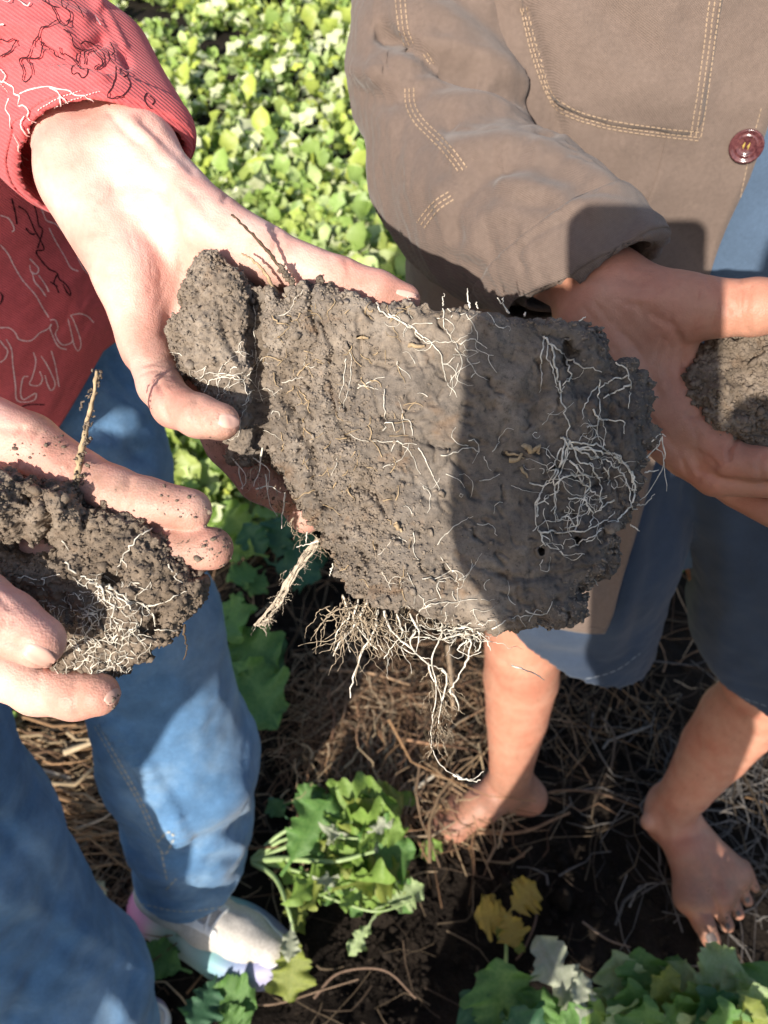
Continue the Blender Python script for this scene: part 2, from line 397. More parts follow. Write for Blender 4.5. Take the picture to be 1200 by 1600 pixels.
def meander(u, v, ang, L, curl, n, r):
    """a root's wandering path in pixels"""
    p = [(u, v)]; w = 0
    for i in range(n):
        w = .7*w+r.normal(0, curl); ang += w; u += L/n*math.cos(ang); v += L/n*math.sin(ang); p.append((u, v))
    return spl(p, 3)
def add_root(bv, pl, rad, mat, parent, off=.0003, name='root', hang=None):
    """one root lying on the soil along the pixel path, as a part; returns it as geometry when parent is None"""
    runs = proj_line(bv, pl, 4.0, 0); out = []
    for p, n in runs:
        m = len(p); w = np.convolve(np.pad(np.random.default_rng(m).random(m), 2, mode='edge'), np.ones(5)/5, 'valid')
        q = p+n*(off+rad*.4+w[:, None]*rad*2.2); out.append(tube(q, rad*np.linspace(1, .45, m)*(.8+.4*w), 5))
    if not out: return None
    V, F = join(out)
    return (V, F) if parent is None else mk(name, V, F, mat, parent)

SLAB = [(252,505),(257,487),(268,472),(276,440),(287,410),(300,392),(318,383),(333,391),(345,406),(365,419),(385,436),(410,444),(430,456),(447,456),(462,446),(478,436),(500,434),(530,450),(570,459),(600,471),(640,469),(690,475),(740,480),(790,490),(850,494),(880,492),(908,500),(940,520),(950,545),(985,564),(1010,580),(1026,604),(1024,640),(1030,668),(1006,718),(1000,758),(984,790),(966,820),(961,850),(954,880),(930,905),(914,926),(916,950),(896,981),(880,968),(860,986),(845,988),(800,991),(760,992),(700,975),(640,958),(596,952),(560,936),(532,905),(518,868),(500,843),(470,803),(442,757),(418,722),(412,700),(404,718),(345,716),(338,692),(332,650),(303,602),(268,572),(254,532)]
SLAB = [(600+(u-600)*(1+.045*min(1, max(0, (u-760)/200))), v) for u, v in SLAB]
def ridge_u(v): return 470+(v-450)*.36
def slab_front(u, v):
    z = .330+np.clip(u-640, 0, None)*1.6e-5+np.clip(ridge_u(v)-u, 0, None)*7e-5
    z = z+np.clip(u-900, 0, None)**2*3e-7
    z = z-.011*np.exp(-((u-325)/75)**2-((v-520)/130)**2)          # the left lobe stands forward
    return z+.004*np.exp(-((u-402)/16)**2)*((v > 430)&(v < 720))
def slab_relief(u, v):
    c = np.clip((ridge_u(v)+60-u)/140, 0, 1); e = np.clip((u-800)/120, 0, 1); c = np.maximum(c, .55*e)
    return .0015+.0018*e, .00016+.0010*c+.0004*e, .00006+.0010*c+.0001*e
slab = empty('soil_slab', P(640, 960, .35), 'large spade-cut slab of grey-brown soil with white roots held up in the middle', 'soil slab')
CR = [([(396,438),(402,480),(398,520),(406,560),(402,600),(410,650),(412,700)], .009, 9), ([(486,440),(484,475),(492,520)], .005, 5), ([(500,500),(520,540),(512,590),(540,640)], .003, 5),
      ([(420,760),(470,700),(500,690),(520,700)], .002, 4), ([(478,690),(492,720),(486,750),(500,790)], .004, 5), ([(440,620),(470,660),(465,720)], .003, 5), ([(560,760),(590,780),(600,800)], .004, 5),
      ([(516,610),(524,650),(544,690)], .0035, 4), ([(706,715),(726,735),(724,760),(740,772)], .003, 4), ([(855,515),(880,528),(892,550)], .004, 7), ([(660,690),(700,700),(760,694)], .0022, 4),
      ([(780,690),(800,640),(850,610)], .0016, 5), ([(740,880),(800,905),(880,900),(930,880)], .002, 5), ([(640,480),(660,540),(700,590)], .0016, 4), ([(840,560),(850,610),(830,660)], .0018, 6),
      ([(580,650),(640,655),(690,700)], .0012, 4), ([(880,560),(905,600),(900,660),(860,700)], .002, 6), ([(960,610),(955,660),(975,720)], .0022, 6), ([(560,930),(640,900),(690,880)], .0016, 5),
      ([(560,500),(566,560),(556,620)], .0022, 4), ([(300,440),(310,480),(296,540)], .0025, 4), ([(340,470),(350,520),(372,560)], .0025, 4), ([(600,830),(640,850),(660,850)], .002, 4)]
rc = np.random.default_rng(31)
for k in range(120):      # short drying cracks
    u, v = (rc.uniform(420, 700), rc.uniform(460, 930)) if k < 80 else (rc.uniform(680, 1000), rc.uniform(500, 960)); a = rc.normal(1.15, .5) if k % 3 else rc.normal(.1, .3); L = rc.uniform(10, 38)
    CR.append(([(u, v), (u+L*.5*math.cos(a), v+L*.5*math.sin(a)), (u+L*math.cos(a+rc.normal(0, .5)), v+L*math.sin(a+rc.normal(0, .5)))], rc.uniform(.0010, .0030) if k < 80 else rc.uniform(.0008, .0018), rc.uniform(2.0, 3.2)))
for k in range(230):      # hairline cracks of the smeared cut face
    u, v = rc.uniform(560, 1000), rc.uniform(480, 970); a = rc.normal(.25, .35) if k % 3 else rc.normal(1.4, .3); L = rc.uniform(6, 22)
    CR.append(([(u, v), (u+L*math.cos(a), v+L*math.sin(a))], rc.uniform(.0008, .0022), rc.uniform(1.6, 2.6)))
SO, SV, SQ = soil_piece('soil_body', SLAB, .335, slab_front, .036, .00075, .010, .0022, slab_relief, slab, MAT['soil_light'], CR, [((893,548,.333), .0055), ((842,858,.338), .003), ((905,845,.336), .003)], moist_shade=lambda u, v, V: np.clip(np.clip((u-790)/130, 0, 1)*np.clip(.75+1.3*fbm(V, 32, 3, 2), 0, 1)+.15*np.clip((u-690)/60, 0, 1)+.55*np.clip(fbm(V, 22, 3, 3)*2, 0, 1), 0, 1))  # damp right end and patches, plus shade painted in right of the shadow edge
SB = bvh(SV, SQ)
r = np.random.default_rng(5)
# hand-placed roots on the slab (pixel paths read off the photograph), each its own part
ROOTS = [
 [(575,462),(600,490),(640,510),(668,530),(690,560),(700,600)], [(605,492),(640,512),(672,540)], [(693,478),(696,510),(716,545)], [(693,478),(712,492),(728,490),(734,470),(730,452)],
 [(728,492),(745,520),(744,545),(770,556)], [(716,540),(735,530),(760,545)], [(668,534),(700,535),(730,525)], [(700,600),(716,622)], [(712,545),(722,565),(715,590)],
 [(848,526),(868,545),(888,560)], [(850,530),(846,560),(848,590),(842,612)], [(856,532),(858,566),(868,600),(876,622)], [(862,540),(872,590),(880,630),(888,670),(888,690)], [(888,560),(910,572),(938,578)], [(888,562),(888,590),(874,612)],
 [(960,566),(980,580),(985,610),(980,636)], [(978,586),(940,602),(918,625),(910,655)], [(936,592),(936,640),(932,668),(940,696)], [(982,600),(950,620),(940,622)], [(930,654),(950,656),(975,660),(976,680)], [(925,640),(935,660),(918,668)],
 [(875,684),(900,690),(930,694),(960,710),(980,725)], [(880,686),(890,700),(930,706),(970,716),(986,740),(988,770)], [(884,688),(920,712),(950,720),(978,750),(984,790)], [(888,690),(882,720),(872,760),(862,800)],
 [(884,692),(870,740),(865,780),(866,812)], [(890,692),(905,720),(925,730),(940,760),(934,785)], [(888,694),(876,726),(850,760),(836,800),(842,830),(872,858)], [(900,700),(925,704),(950,740),(950,760)],
 [(960,714),(984,735),(990,770),(975,800),(940,830),(890,858)], [(842,830),(880,832),(920,828),(960,800)], [(838,808),(842,778),(846,770)], [(845,832),(850,850),(868,858)], [(890,740),(912,756),(935,778),(940,800)], [(886,780),(905,778),(930,790)],
 [(868,815),(882,808),(895,815),(896,824),(880,826)], [(888,720),(920,750),(912,780),(926,800),(920,826)], [(828,755),(850,758),(866,752)], [(838,790),(858,776),(872,768)], [(866,756),(900,740),(940,745)], [(878,700),(868,716),(855,740)], [(900,830),(905,800),(915,770)],
 [(960,780),(940,792),(930,800)], [(985,790),(1000,795),(1015,788)], [(690,712),(720,704),(736,700),(748,704)], [(700,764),(730,790),(760,820),(775,836),(800,856),(822,862)], [(745,820),(770,822),(776,838)], [(682,850),(710,822),(740,806)],
 [(752,730),(756,750),(748,765)], [(750,752),(768,748),(780,742)], [(580,690),(620,690),(650,696)], [(610,705),(620,690),(640,705),(655,740)], [(600,730),(630,715),(640,692)], [(655,700),(670,730),(690,770)], [(560,608),(580,596),(600,590)], [(600,610),(600,640),(605,660)],
 [(398,470),(398,520),(400,560),(398,600)], [(402,560),(384,590),(366,600),(340,625)], [(318,620),(330,595),(360,590),(382,600),(386,630),(378,650),(372,680)], [(320,585),(345,582),(380,592)], [(340,600),(345,575),(370,555)], [(540,560),(536,600),(530,640)], [(545,545),(550,575),(535,640)],
 [(650,960),(670,945),(710,940),(745,935)], [(660,905),(690,900),(712,890)], [(690,870),(712,900),(716,940)], [(780,975),(820,955),(850,940)], [(820,955),(850,960),(862,940)], [(770,980),(800,965),(830,962)], [(640,500),(640,480)], [(560,600),(590,610)], [(596,670),(610,660),(616,672)],
 [(628,650),(640,660),(645,680)], [(660,760),(672,775),(668,800)], [(640,775),(655,770),(672,760)], [(690,800),(668,800),(655,810)], [(800,690),(786,705),(770,720)], [(810,600),(800,625),(782,640)], [(755,715),(765,735)], [(706,560),(698,590),(712,608)], [(742,560),(730,580),(716,600)]]
for i, pl in enumerate(ROOTS):
    if i in (45, 48, 66, 74, 75, 76, 77, 79, 80): continue
    pl = spl(pl, 5); pl = pl+r.normal(0, .8, pl.shape); thick = (.0004 if i < 9 else .00052) if i in (0, 1, 9, 12, 21, 22, 23, 29) else (r.uniform(.00034, .0005) if pl[:, 0].mean() > 800 else r.uniform(.0002, .00032))
    add_root(SB, pl, thick, MAT['root'], slab)
fine = []
for i in range(170):      # root hairs
    c = r.choice(6, p=[.34, .2, .08, .14, .2, .04]); cu, cv, su, sv = [(900,760,50,60), (710,530,40,45), (660,740,60,70), (360,600,40,40), (700,940,60,25), (600,700,180,120)][c]
    q = add_root(SB, meander(r.normal(cu, su), r.normal(cv, sv), r.uniform(0, 6.28), r.uniform(15, 60), .35, 6, r), r.uniform(.00014, .00026), None, None)
    if q: fine.append(q)
V, F = join(fine); mk('fine_roots', V, F, MAT['root'], slab, kind='stuff')
tan = []
for i in range(100):      # straw bits and dry fibres in the crumbly part
    u = r.uniform(420, 640); v = r.uniform(460, 930)
    q = add_root(SB, meander(u, v, r.uniform(0, 6.28), r.uniform(8, 34), .2, 4, r), r.uniform(.00016, .0004), None, None)
    if q: tan.append(q)
V, F = join(tan); mk('straw_fibres', V, F, MAT['root_tan'], slab, kind='stuff')
for pl, w in (([(815,700),(845,703)], .0016), ([(800,712),(818,710)], .0012), ([(638,540),(658,545)], .0013), ([(790,705),(820,712)], .0007), ([(560,528),(575,530)], .0011), ([(814,730),(822,745)], .0009), ([(620,815),(628,830)], .0012)):
    q = add_root(SB, pl, w, MAT['root_tan'], slab, name='straw_chip')
EDGE = np.array(SLAB, float); cp = []
for i in range(3600):
    k = r.integers(len(EDGE)); t = r.random(); e = EDGE[k]*(1-t)+EDGE[(k+1) % len(EDGE)]*t; cc = np.array([620, 700]); e = e+(cc-e)*abs(r.normal(0, .05)); cp.append(e)
for i in range(5200):
    v = r.uniform(440, 930); cp.append((ridge_u(v)+r.normal(-30, 60), v))
for i in range(500): cp.append((r.uniform(260, 400), r.uniform(400, 640)))
crumbs_on(SB, cp, .00042, MAT['soil_light'], 'soil_crumbs', slab, 1)
crumbs_on(SB, cp[1400:2400:14], .0011, MAT['soil_light'], 'soil_crumbs', slab, 2)
# roots that hang below and stick out of the slab's rim: real 3-D strands
def strand(pts, rad, mat, parent, name='root', jit=.0009, n=5):
    p = [PC(*q) for q in pts]; p = spl(p, n) if len(p) > 2 else np.linspace(p[0], p[1], n*2); p = p+r.normal(0, jit*.25, p.shape)
    q = c2w(p); V, F = tube(q, rad*np.linspace(1, .4, len(q))*(1+.25*np.random.default_rng(len(q)).normal(0, 1, len(q)).clip(-1, 1)), 5)
    return (V, F) if parent is None else mk(name, V, F, mat, parent)
HANG = [[(575,940,.345),(560,965,.35),(548,985,.352),(530,1005,.355),(520,1025,.356)], [(590,950,.347),(585,985,.35),(565,1020,.352),(552,1060,.355),(546,1090,.356)], [(600,955,.345),(612,985,.345),(640,1010,.346),(665,1035,.346),(690,1045,.346)],
 [(690,960,.34),(690,990,.342),(675,1030,.344),(682,1075,.346),(676,1120,.347),(674,1160,.348),(685,1190,.349),(708,1210,.35)], [(708,1210,.35),(725,1218,.35),(742,1216,.35),(755,1205,.35)], [(708,1210,.35),(720,1214,.35),(735,1220,.35),(750,1218,.35)], [(720,975,.34),(735,1005,.341),(728,1035,.342),(712,1065,.344),(702,1080,.345)],
 [(668,1035,.346),(676,1060,.346),(690,1090,.346),(684,1130,.347)], [(702,1078,.345),(712,1090,.346),(718,1110,.347)], [(690,1045,.346),(698,1060,.346),(688,1110,.347)], [(535,930,.345),(545,960,.348),(538,990,.35),(548,1020,.352)], [(560,935,.345),(552,970,.348),(575,1000,.35),(590,1015,.35)],
 [(640,960,.343),(655,990,.344),(648,1020,.345),(625,1010,.346)], [(720,970,.338),(745,985,.338),(752,1005,.339),(742,1020,.34)], [(700,985,.338),(730,980,.336),(757,996,.337),(766,1015,.338)], [(690,1000,.338),(725,990,.336),(750,1000,.337),(748,1018,.338)],
 [(730,1000,.338),(716,1015,.339),(735,1025,.34),(752,1018,.34)], [(650,985,.342),(640,1005,.343),(655,1025,.344),(672,1030,.345)], [(620,960,.344),(628,990,.345),(612,1010,.346),(600,1030,.348)], [(545,965,.348),(528,985,.35),(522,1010,.351)],
 [(800,1040,.352),(830,1050,.353),(850,1062,.354)], [(925,900,.35),(935,915,.35)], [(1005,720,.345),(1025,700,.346),(1034,682,.346)], [(1034,682,.346),(1038,710,.347),(1034,735,.348),(1012,770,.348),(990,790,.347)], [(1034,682,.346),(1026,700,.346),(1036,712,.346),(1041,768,.348)],
 [(1018,690,.344),(1032,678,.345),(1040,682,.346)], [(990,790,.347),(1008,788,.347),(1022,772,.347)], [(1005,738,.346),(1030,735,.347)], [(985,820,.348),(1000,830,.349)],
 [(693,478,.334),(692,468,.334),(694,458,.334)], [(734,480,.334),(731,465,.333),(730,450,.333)], [(745,482,.334),(745,470,.334)], [(795,490,.336),(785,475,.335),(778,466,.335)], [(785,475,.335),(786,466,.335)], [(820,494,.336),(820,488,.336)], [(905,502,.337),(915,495,.337)], [(640,468,.334),(636,462,.334)],
 [(378,700,.352),(374,740,.353),(380,765,.353)], [(410,700,.348),(405,735,.35),(396,760,.35)], [(415,740,.348),(420,780,.35),(432,806,.352)], [(445,770,.348),(442,800,.35),(440,825,.352)], [(480,830,.35),(478,850,.351)], [(500,845,.348),(480,850,.35),(464,855,.351)], [(400,765,.35),(420,760,.35),(440,770,.349)], [(395,715,.35),(420,735,.35),(418,770,.35)], [(360,712,.35),(385,745,.352),(375,765,.353)],
 [(520,880,.348),(515,900,.35)], [(545,905,.348),(545,930,.35),(552,950,.35)]]
for i, pts in enumerate(HANG): strand(pts, r.uniform(.0004, .0007) if i < 12 else r.uniform(.0003, .00048), MAT['root'], slab)
def wisp(u, v, z, a, L, curl, rad, grav=.12):
    q = []; n = 6
    for k in range(n+1): q.append((u, v, z)); a += r.normal(0, curl)+grav*(1.57-a); u += L/n*math.cos(a); v += L/n*math.sin(a); z += r.normal(0, .0012)
    return strand(q, rad, None, None, n=3)
th = []; td = []
for i in range(50): th.append(wisp(r.normal(715, 30), r.uniform(950, 1000), .342+r.normal(0, .004), r.uniform(-.6, 3.6), r.uniform(25, 70), .75, r.uniform(.00013, .00028), .02))
for i in range(60): td.append(wisp(r.normal(565, 24), r.uniform(925, 985), .35+r.normal(0, .004), r.uniform(.9, 2.3), r.uniform(40, 115), .5, r.uniform(.00016, .0004)))
for i in range(10): th.append(wisp(r.uniform(560, 700), r.uniform(950, 990), .346+r.normal(0, .004), r.uniform(.2, 1.9), r.uniform(30, 90), .4, r.uniform(.00013, .00028)))
for i in range(50): td.append(wisp(r.normal(688, 9), r.uniform(1040, 1160), .347+r.normal(0, .002), r.uniform(.7, 2.0), r.uniform(16, 46), .3, r.uniform(.00015, .0003)))
for i in range(40):
    u = r.uniform(380, 500); td.append(wisp(u, 690+(u-380)*1.2+r.uniform(0, 40), .35, r.uniform(.4, 2.8), r.uniform(14, 48), .5, r.uniform(.00012, .00024)))
for i in range(60): td.append(wisp(r.uniform(520, 760), r.uniform(940, 990), .346+r.normal(0, .004), r.uniform(.3, 2.8), r.uniform(10, 30), .5, r.uniform(.00014, .0003)))
V, F = join(th); mk('fine_roots', V, F, MAT['root'], slab, kind='stuff'); V, F = join(td); mk('fine_roots', V, F, MAT['root_dirty'], slab, kind='stuff')
# the dead stalks that stand out of the top of the slab, and the frayed root below its left corner
strand([(462,452,.340),(440,420,.335),(412,386,.329),(385,357,.325),(360,334,.322)], .0011, MAT['root_dark'], slab, 'dark_stalk', n=8)
sc = [strand([(457-20*t+r.normal(0,2), 443-24*t+r.normal(0,2), .3365-.004*t), (457-20*t+r.normal(0,3), 440-24*t+r.normal(0,4), .336-.004*t)], r.uniform(.0006,.0014), None, None) for t in r.random(40)]
V, F = join(sc); mk('stalk_dirt', V, F, MAT['soil_dark'], slab, kind='stuff')
strand([(432,458,.341),(415,428,.337),(396,407,.334),(378,396,.332)], .0009, MAT['root_tan'], slab, 'dry_stalk', n=8)
fr = []; fp = spl([(497,842,.36), (478,866,.362), (455,898,.364), (440,930,.366), (424,955,.367), (404,978,.368)], 5)
for k in range(7):
    o = r.normal(0, 5.5, (len(fp), 3))*np.array([1, .3, .0001]); o = np.cumsum(o, 0)*.25; fr.append(tube(c2w(np.array([PC(*q) for q in fp+o])), .0007*np.linspace(1, .5, len(fp))*r.uniform(.5, 1.3), 5))
for i in range(70):
    q = fp[r.integers(2, len(fp))]; fr.append(wisp(q[0]+r.normal(0, 5), q[1], q[2], r.choice([.25, 2.6, 1.6, .1])+r.normal(0, .35), r.uniform(8, 24), .3, r.uniform(.0001, .00022), .05))
V, F = join(fr); mk('frayed_root', V, F, MAT['root_frayed'], slab, kind='stuff')

# the clod in the woman's right hand
clod = empty('soil_clod', P(170, 1000, .30), 'crumbly dark clod with a straw stick standing out of it, at the left edge', 'soil clod', 'clods of soil held in a hand')
CL = [(-40,745),(0,734),(30,738),(52,752),(62,780),(80,764),(105,755),(125,762),(130,792),(152,796),(165,790),(200,800),(236,818),(262,850),(282,872),(300,888),(315,915),(314,938),(290,960),(258,1000),(222,1025),(190,1052),(150,1068),(110,1088),(55,1112),(50,1090),(62,1068),(72,1040),(60,1020),(40,1000),(0,975),(-40,955)]
def cl_front(u, v):
    z = .294-.006*np.exp(-((u-190)/90)**2-((v-880)/90)**2)-.016*np.exp(-((u-10)/50)**2-((v-790)/45)**2)-.013*np.exp(-((u-100)/35)**2-((v-795)/35)**2)
    z = z-.006*np.exp(-((u-40)/70)**2-((v-895)/25)**2)+.024*np.exp(-((u-45)/38)**2-((v-858)/20)**2)+.012*np.exp(-((u-15)/25)**2-((v-856)/14)**2)
    return z+np.clip(v-980, 0, None)*5e-5
CRC = [([(65,780),(75,810),(70,840)], .006, 7), ([(130,800),(128,850),(120,900)], .002, 5), ([(100,930),(108,970),(100,1010)], .004, 6), ([(165,890),(170,910),(180,905)], .005, 7), ([(222,985),(240,988),(245,970)], .006, 8), ([(205,940),(230,950),(262,942)], .003, 5), ([(120,960),(150,985),(175,990)], .002, 5)]
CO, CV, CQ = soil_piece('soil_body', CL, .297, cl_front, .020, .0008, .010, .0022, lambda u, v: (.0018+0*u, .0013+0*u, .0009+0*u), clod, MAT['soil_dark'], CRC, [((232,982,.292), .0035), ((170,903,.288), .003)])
CB = bvh(CV, CQ)
CROOT = [[(240,822),(215,842),(195,865),(182,895)], [(100,880),(130,900),(160,915),(175,920)], [(140,910),(170,918),(190,935),(205,955)], [(160,912),(166,935),(178,950),(172,975)], [(168,920),(185,925),(200,945)], [(195,942),(215,942),(235,958),(244,985)], [(200,945),(225,945),(240,965)],
 [(225,948),(258,938),(290,922)], [(240,985),(270,985),(300,985)], [(110,955),(140,948),(162,952)], [(120,965),(150,960),(158,985)], [(125,1000),(150,970),(165,960)], [(190,1000),(210,985),(215,970)], [(130,1020),(160,1000),(180,1010)], [(150,1050),(180,1040),(205,1020)],
 [(75,1090),(120,1070),(165,1045),(195,1020)], [(120,1045),(140,1025),(155,1030)], [(262,885),(275,900),(282,910)], [(100,845),(108,860)], [(190,870),(200,885)], [(140,1060),(145,1040),(160,1030)], [(30,900),(60,905),(95,900)]]
for i, pl in enumerate(CROOT):
    pl = spl(pl, 5); add_root(CB, pl+r.normal(0, .9, pl.shape), r.uniform(.00035, .00055) if i < 6 else r.uniform(.00024, .00036), MAT['root'], clod)
fine = []
for i in range(150):
    q = add_root(CB, meander(r.normal(165, 40), r.normal(980, 42), r.uniform(0, 6.28), r.uniform(15, 50), .4, 6, r), r.uniform(.00012, .00024), None, None)
    if q: fine.append(q)
V, F = join(fine); mk('fine_roots', V, F, MAT['root'], clod, kind='stuff')
cp = [(r.uniform(-10, 315), r.uniform(735, 1110)) for i in range(3600)]
crumbs_on(CB, cp, .00042, MAT['soil_dark'], 'soil_crumbs', clod, 3); crumbs_on(CB, cp[::16], .0010, MAT['soil_dark'], 'soil_crumbs', clod, 4)
strand([(116,790,.30),(124,720,.298),(138,650,.296),(153,580,.294)], .0017, MAT['root_tan'], clod, 'straw_stick', n=10)
sc = []
for i in range(60):
    t = r.random(); u0 = 116+37*t+r.normal(0, 4); v0 = 790-210*t; sc.append(strand([(u0, v0, .2945+.005*(1-t)), (u0+r.normal(0, 4), v0+r.normal(0, 6), .2955)], r.uniform(.0003, .0008), None, None))
V, F = join(sc); mk('stick_dirt', V, F, MAT['soil_dark'], clod, kind='stuff')
strand([(290,975,.30),(288,995,.301),(293,1010,.302),(288,1030,.303)], .0005, MAT['root_dark'], clod)

# the clod in the man's hand
clod2 = empty('soil_clod', P(1180, 690, .42), 'dark smooth-broken clod cupped in the tanned hand at the right edge', 'soil clod', 'clods of soil held in a hand')
C2 = [(1070,585),(1085,560),(1105,535),(1122,522),(1160,515),(1220,510),(1290,530),(1320,600),(1300,680),(1240,730),(1190,725),(1150,705),(1120,670),(1095,640)]
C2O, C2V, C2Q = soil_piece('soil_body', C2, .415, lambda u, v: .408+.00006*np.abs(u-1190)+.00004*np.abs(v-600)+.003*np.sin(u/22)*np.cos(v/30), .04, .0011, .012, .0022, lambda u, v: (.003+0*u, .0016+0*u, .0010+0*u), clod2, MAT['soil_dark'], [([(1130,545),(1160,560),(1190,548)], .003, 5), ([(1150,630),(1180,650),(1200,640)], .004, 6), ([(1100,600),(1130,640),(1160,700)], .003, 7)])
C2B = bvh(C2V, C2Q)
cp = [(r.uniform(1075, 1200), r.uniform(520, 710)) for i in range(900)]
crumbs_on(C2B, cp, .0008, MAT['soil_dark'], 'soil_crumbs', clod2, 5)
# ------------------------------------------------------------------ people: bodies
def px_chain(pts): return [(PC(u, v, z), rp*z/FPX) for u, v, z, rp in pts]
def hand(palm, fingers, h, kp=.010, kj=.0045, kf=.003, cuts=()):
    """palm = chains that blend widely; fingers = chains that stay apart and only blend into the palm"""
    ch = [px_chain(c) for c in palm+fingers]; A = np.array([p for c in ch for p, r_ in c]); R = max(r_ for c in ch for p, r_ in c)+.008
    lo, hi = A.min(0)-R, A.max(0)+R
    for k, a in cuts:
        if k < 3: lo[k] = max(lo[k], a)
    g = Grid(lo, hi, h); 
    for c in ch[:len(palm)]: add_chain(g, c, .006, kp)
    Fp = g.F.copy(); g.F[:] = 1
    for c in ch[len(palm):]: add_chain(g, c, kf, .0006)
    m = (Fp < .02) | (g.F < .02); g.F = np.where(m, smin(Fp, g.F, kj), np.minimum(Fp, g.F)).astype(np.float32)
    V, Q = nets(g); V = lap(V, Q, 2, .4)
    return c2w(V), Q[:, ::-1]
# woman's left hand (open, under the slab)
WLp = [[(0,-10,.435,56),(66,110,.412,60),(125,250,.375,62)], [(70,-10,.435,52),(140,105,.412,54),(213,228,.375,59)],
       [(126,270,.373,62),(200,430,.363,50),(230,545,.360,40)], [(212,240,.373,57),(325,350,.361,48),(415,398,.355,42)],
       [(170,260,.377,55),(290,480,.378,50),(330,560,.38,46)], [(190,250,.377,55),(370,450,.378,48),(400,540,.382,44)], [(250,330,.372,50),(340,420,.372,44)], [(130,300,.380,55),(250,520,.382,46)], [(370,415,.370,46),(440,455,.374,40),(530,480,.380,34)]]
WLf = [[(330,355,.361,46),(415,398,.354,41),(530,438,.350,35),(590,457,.350,33),(632,468,.351,25)], [(228,530,.360,39),(250,602,.346,34),(272,634,.333,34),(310,650,.325,33.5),(345,659,.320,30)],
       [(275,540,.377,42),(362,690,.380,41),(410,748,.377,38),(440,776,.374,27)], [(330,540,.380,42),(430,720,.384,40),(478,806,.381,28)], [(400,520,.382,40),(500,640,.396,38),(580,730,.394,30)]]
WLV, WLQ = hand(WLp, WLf, .0013)
S = [  # creases, tendons and pads
 ([(172,176),(190,198),(214,218),(222,222)], -.0012, 5), ([(180,195),(235,240),(250,260)], -.0008, 8), ([(225,190),(262,222),(300,262)], -.0014, 9), ([(250,205),(285,235)], .0011, 8), ([(205,190),(240,222)], .0012, 9), ([(178,290),(215,285),(255,298),(270,325),(280,380),(285,420)], -.0012, 7), ([(150,325),(180,300),(230,294)], -.0006, 5),
 ([(350,312),(358,300)], -.0012, 5), ([(428,352),(432,372),(428,400)], -.0011, 4), ([(436,358),(440,385)], -.0007, 3), ([(540,405),(546,425)], -.0006, 4), ([(515,402),(520,422)], -.0005, 4), ([(300,330),(330,370),(350,420)], .0018, 26), ([(215,350),(225,450)], .0016, 34), ([(285,420),(275,470),(258,520)], -.0010, 10), ([(300,300),(330,340)], -.0008, 7),
 ([(225,570),(245,562),(268,560)], -.0008, 4), ([(222,582),(246,576)], -.0006, 3), ([(246,600),(256,618),(254,636),(260,650)], -.0013, 4), ([(306,625),(303,648),(312,668)], -.0008, 4), ([(344,648),(362,650),(366,662)], -.0005, 5), ([(418,738),(408,768)], -.0008, 4), ([(370,700),(350,730)], -.0007, 4)]
rk = np.random.default_rng(29)
for cx, cy, sx, sy, am, n_ in ((290,330,40,40,.9,22), (230,420,25,60,1.5,14), (470,400,60,20,1.4,18), (250,600,14,22,.2,10), (330,655,25,10,1.5,10), (210,230,40,25,.7,12)):
    for k in range(n_):
        x_, y_ = rk.normal(cx, sx), rk.normal(cy, sy); ag = rk.normal(am, .4); L = rk.uniform(14, 44); S.append(([(x_-L*.5*math.cos(ag), y_-L*.5*math.sin(ag)), (x_+rk.normal(0, 3), y_), (x_+L*.5*math.cos(ag), y_+L*.5*math.sin(ag))], -rk.uniform(.00012, .00032), rk.uniform(2, 3.6)))
WLV = sculpt(WLV, WLQ, S)
# woman's right hand
WRp = [[(-620,830,.40,112),(-380,860,.36,100),(-150,880,.340,82)], [(-150,860,.338,78),(-20,740,.330,58),(0,700,.318,48)], [(-150,880,.338,80),(0,800,.333,58)], [(-150,900,.336,80),(10,890,.332,56)], [(-150,930,.333,78),(-30,1010,.322,54)], [(-160,900,.322,74),(-80,930,.295,60)]]
WRf = [[(-20,665,.322,50),(45,692,.315,46),(125,743,.309,40),(178,766,.306,37),(230,784,.303,37),(297,797,.301,34)], [(20,770,.324,42),(100,812,.318,40),(180,838,.312,38),(270,856,.306,37),(331,857,.302,34)],
       [(20,850,.320,42),(200,903,.317,38),(284,912,.312,34)], [(-30,1010,.318,48),(20,1050,.311,45),(60,1074,.306,42),(118,1087,.301,37),(153,1085,.298,34)], [(-110,930,.290,62),(-40,945,.280,56),(10,974,.275,51),(60,1002,.271,42)]]
WRV, WRQ = hand(WRp, WRf, .0013, cuts=((0, -.34),))
S = [([(96,735),(104,750),(98,770)], -.0012, 4), ([(112,716),(108,735)], -.0007, 4), ([(35,668),(22,690),(5,705)], -.0013, 4), ([(60,675),(45,705),(30,725)], -.0008, 4), ([(0,668),(25,672),(40,668)], -.0006, 5), ([(66,700),(85,730)], .0008, 10), ([(200,745),(196,770),(205,790)], -.0006, 5), ([(206,742),(204,765)], -.0004, 4), ([(250,835),(254,860),(250,885)], -.0005, 5), ([(262,770),(268,800)], .0005, 14),
     ([(0,998),(40,1012),(75,1040)], -.0008, 8), ([(118,1060),(112,1085),(120,1115)], -.0006, 5), ([(-5,930),(15,950)], -.0006, 4), ([(60,1040),(62,1090),(80,1118)], -.0005, 5)]
rk = np.random.default_rng(9)
